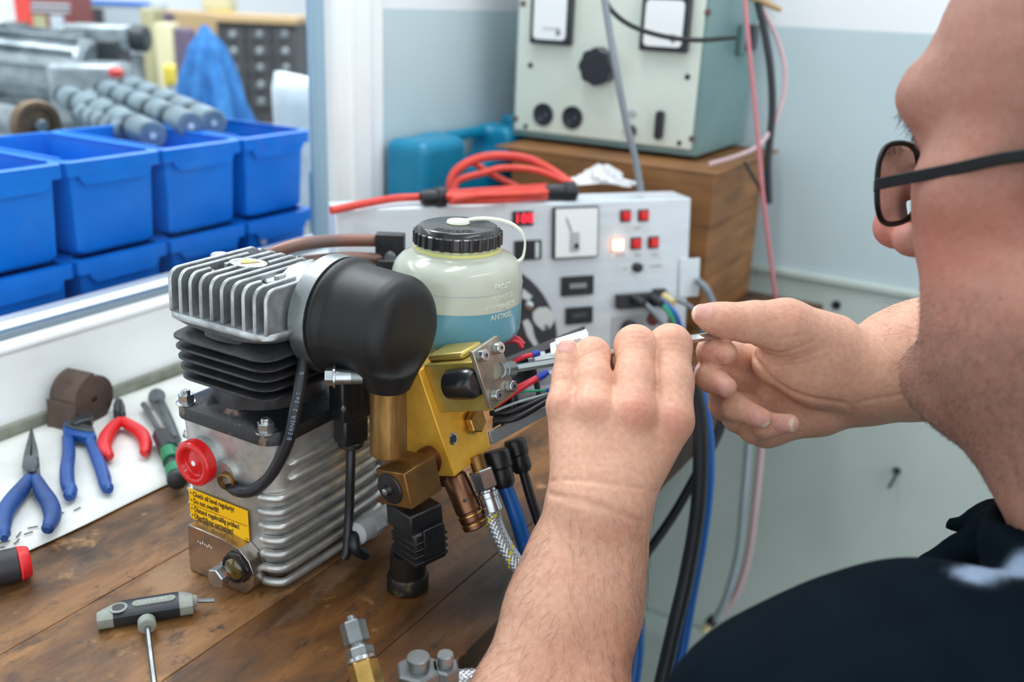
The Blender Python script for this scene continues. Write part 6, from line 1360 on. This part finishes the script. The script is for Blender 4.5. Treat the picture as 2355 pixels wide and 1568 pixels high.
# ---------------------------------------------------------------- shirt and trousers
SL = [(at(2150, 1662, .430), .056), (at(1830, 1776, .418), .058), (at(1560, 1920, .430), .060)]
TO = [(V(.045, .44, .955), .075), (V(.12, .76, .87), .07)]
def shirt(P):
    d = chain(P, SL, .02); d = smin(d, cone(P, SL[0][0], TO[0][0], .062, .075), .05)
    d = smin(d, cone(P, TO[0][0], TO[1][0], .075, .08), .05); d = smin(d, ell(P, (.085, .60, .80), (.125, .19, .22)), .06); d = smin(d, ell(P, (.08, .60, .66), (.15, .19, .12)), .06)
    d = smin(d, cone(P, TO[1][0], RUA[0], .07, .062), .04); d = smin(d, cone(P, RUA[0], V(.142, .84, 1.01), .062, .060), .03)
    nb0, nb1 = HW(-.055, 0, -.165), HW(-.075, 0, -.215); d = smin(d, cone(P, nb0 - UP * .055, nb1 - UP * .06, .055, .075), .03)
    q = HL(P); cen = V(-.026, 0, -.180); ax = nz(V(-.030, 0, -.15)); h_ = (q - cen) @ ax; rad = np.linalg.norm(q - cen - h_[:, None] * ax, axis=1)
    ck = cone(q, cen + ax * .018, cen + ax * .12, .070, .100); d = smin(d, ck * HS, .02); d = smin(d, (np.hypot(rad - .075, h_ * .5) - .0065) * HS, .004)
    for a, b, ra, rb in COLR: d = smin(d, cone(P, a, b, ra, rb), .010)
    ax_ = nz(SL[2][0] - SL[0][0]); s_ = (P - SL[0][0]) @ ax_; up_ = (P - SL[0][0]) @ RW[:, 1]
    d = d + .0050 * np.sin(up_ * 88 + s_ * 16 + .8 * fnoise(P, 20, 41)) * np.clip((s_ + .03) / .05, 0, 1) + .0025 * fnoise(P, 38, 42) + .0012 * fnoise(P, 90, 43)
    return d
COLR = [(at(2178, 1208, .575), at(2275, 1196, .56), .0024, .0085), (at(2290, 1196, .56), at(2400, 1180, .545), .010, .014), (at(2150, 1322, .55), at(2215, 1275, .55), .014, .010), (at(2215, 1275, .55), at(2300, 1240, .54), .010, .012), (at(2300, 1240, .54), at(2420, 1225, .53), .014, .02)]
Wt, Qt = nets(shirt, (-.20, .20, .52), (.26, 1.02, 1.22), .0042, 1)
Ct = np.tile(np.array(lin((6, 16, 24))[:3]), (len(Wt), 1)) * (1 + .12 * fnoise(Wt, 200, 51)[:, None])
uvt = proj(Wt); gpp = [q for q in (march(shirt, 2235, 1322, .3), march(shirt, 2290, 1312, .3), march(shirt, 2350, 1304, .3)) if q is not None]; gp = np.exp(-(np.maximum(polydist(Wt, gpp) - .004, 0) / .0035) ** 2) if len(gpp) > 1 else np.zeros(len(Wt))
Ct = Ct * (1 - gp[:, None]) + np.array(lin((128, 146, 168))[:3]) * gp[:, None]
obj('shirt', np_mesh('shirt', Wt, Qt, np.clip(Ct, 0, 1)), 'shirt_cloth', person)
def trousers(P):
    d = ell(P, (.09, .60, .56), (.15, .19, .11))
    for y in (.50, .70):
        d = smin(d, cone(P, (.05, y, .54), (-.30, y - .02, .56), .085, .062), .03); d = smin(d, cone(P, (-.30, y - .02, .56), (-.24, y - .02, .10), .058, .045), .02); d = smin(d, cone(P, (-.23, y - .02, .045), (-.36, y - .02, .036), .042, .034), .02)
    return d
Wq, Qq = nets(trousers, (-.42, .38, -.01), (.28, .82, .70), .009, 1); Wq[:, 2] = np.maximum(Wq[:, 2], .002); obj('trousers', np_mesh('trousers', Wq, Qq), 'trouser_cloth', person)
# stool out of sight under him
stl = thing('stool', 'round workshop stool under the man', 'stool', (.12, .6, 0)); obj('seat', MB().lathe([(.15, .40), (.17, .41), (.17, .435), (.15, .447)], (.12, .6, 0), (0, 0, 1), 32), 'tool_black', stl); obj('column', MB().cyl((.12, .6, .03), (.12, .6, .40), .025), 'tool_dark', stl); obj('base', MB().lathe([(.22, 0.001), (.22, .015), (.05, .035)], (.12, .6, 0), (0, 0, 1), 32), 'tool_dark', stl)
# ---------------------------------------------------------------- spectacles
gs = thing('eyeglasses', 'black-rimmed eyeglasses worn by the man', 'glasses', HW(.10, 0, 0)); GF = .1050
def lens_pts(sg, sc=1.0, n=40):
    out = []
    for j in range(n):
        a = 2 * math.pi * j / n; x = math.copysign(abs(math.cos(a)) ** .75, math.cos(a)) * .0255 * sc; y = math.copysign(abs(math.sin(a)) ** .75, math.sin(a)) * .0185 * sc
        out.append(HW(GF - .010 * ((.036 + x) / .06) ** 2 - .10 * (y + .004) * -.15, sg * (.034 + x), -.017 + y * 1.10))
    return out
for sg in (1, -1):
    obj('rim', MB().loop(lens_pts(sg), .0016, 8), 'spectacle_black', gs, smooth=80)
    lp_ = lens_pts(sg, .98); c_ = sum(lp_) / len(lp_); nl = hf_ * .0016
    obj('lens', MB().rings([[p + nl for p in lp_], lp_]), 'window_glass', gs, smooth=40)
    h0, h1, h2_, h3 = HW(.0945, sg * .0615, -.017), HW(.087, sg * .066, -.015), HW(.015, sg * .0765, -.003), HW(-.02, sg * .080, -.003)
    pts = smooth_path([h0, h1, (h1 + h2_) / 2, h2_, h3, HW(-.035, sg * .080, -.02)], 5); R_ = []
    for i, p in enumerate(pts): R_.append([p + ht * a + hs_ * b for a, b in ((.0030, .0011), (-.0030, .0011), (-.0030, -.0011), (.0030, -.0011))])
    obj('temple', MB().rings(R_), 'spectacle_black', gs, smooth=40, bevel=.0005)
    obj('nose_pad', MB().tube([HW(.108, sg * .011, -.014), HW(.106, sg * .012, -.024)], .002, 8, 0), 'print_grey', gs)
obj('bridge', MB().tube([HW(GF, .010, -.012), HW(GF + .014, 0, -.006), HW(GF, -.010, -.012)], .0015, 8, 5), 'spectacle_black', gs, smooth=80)
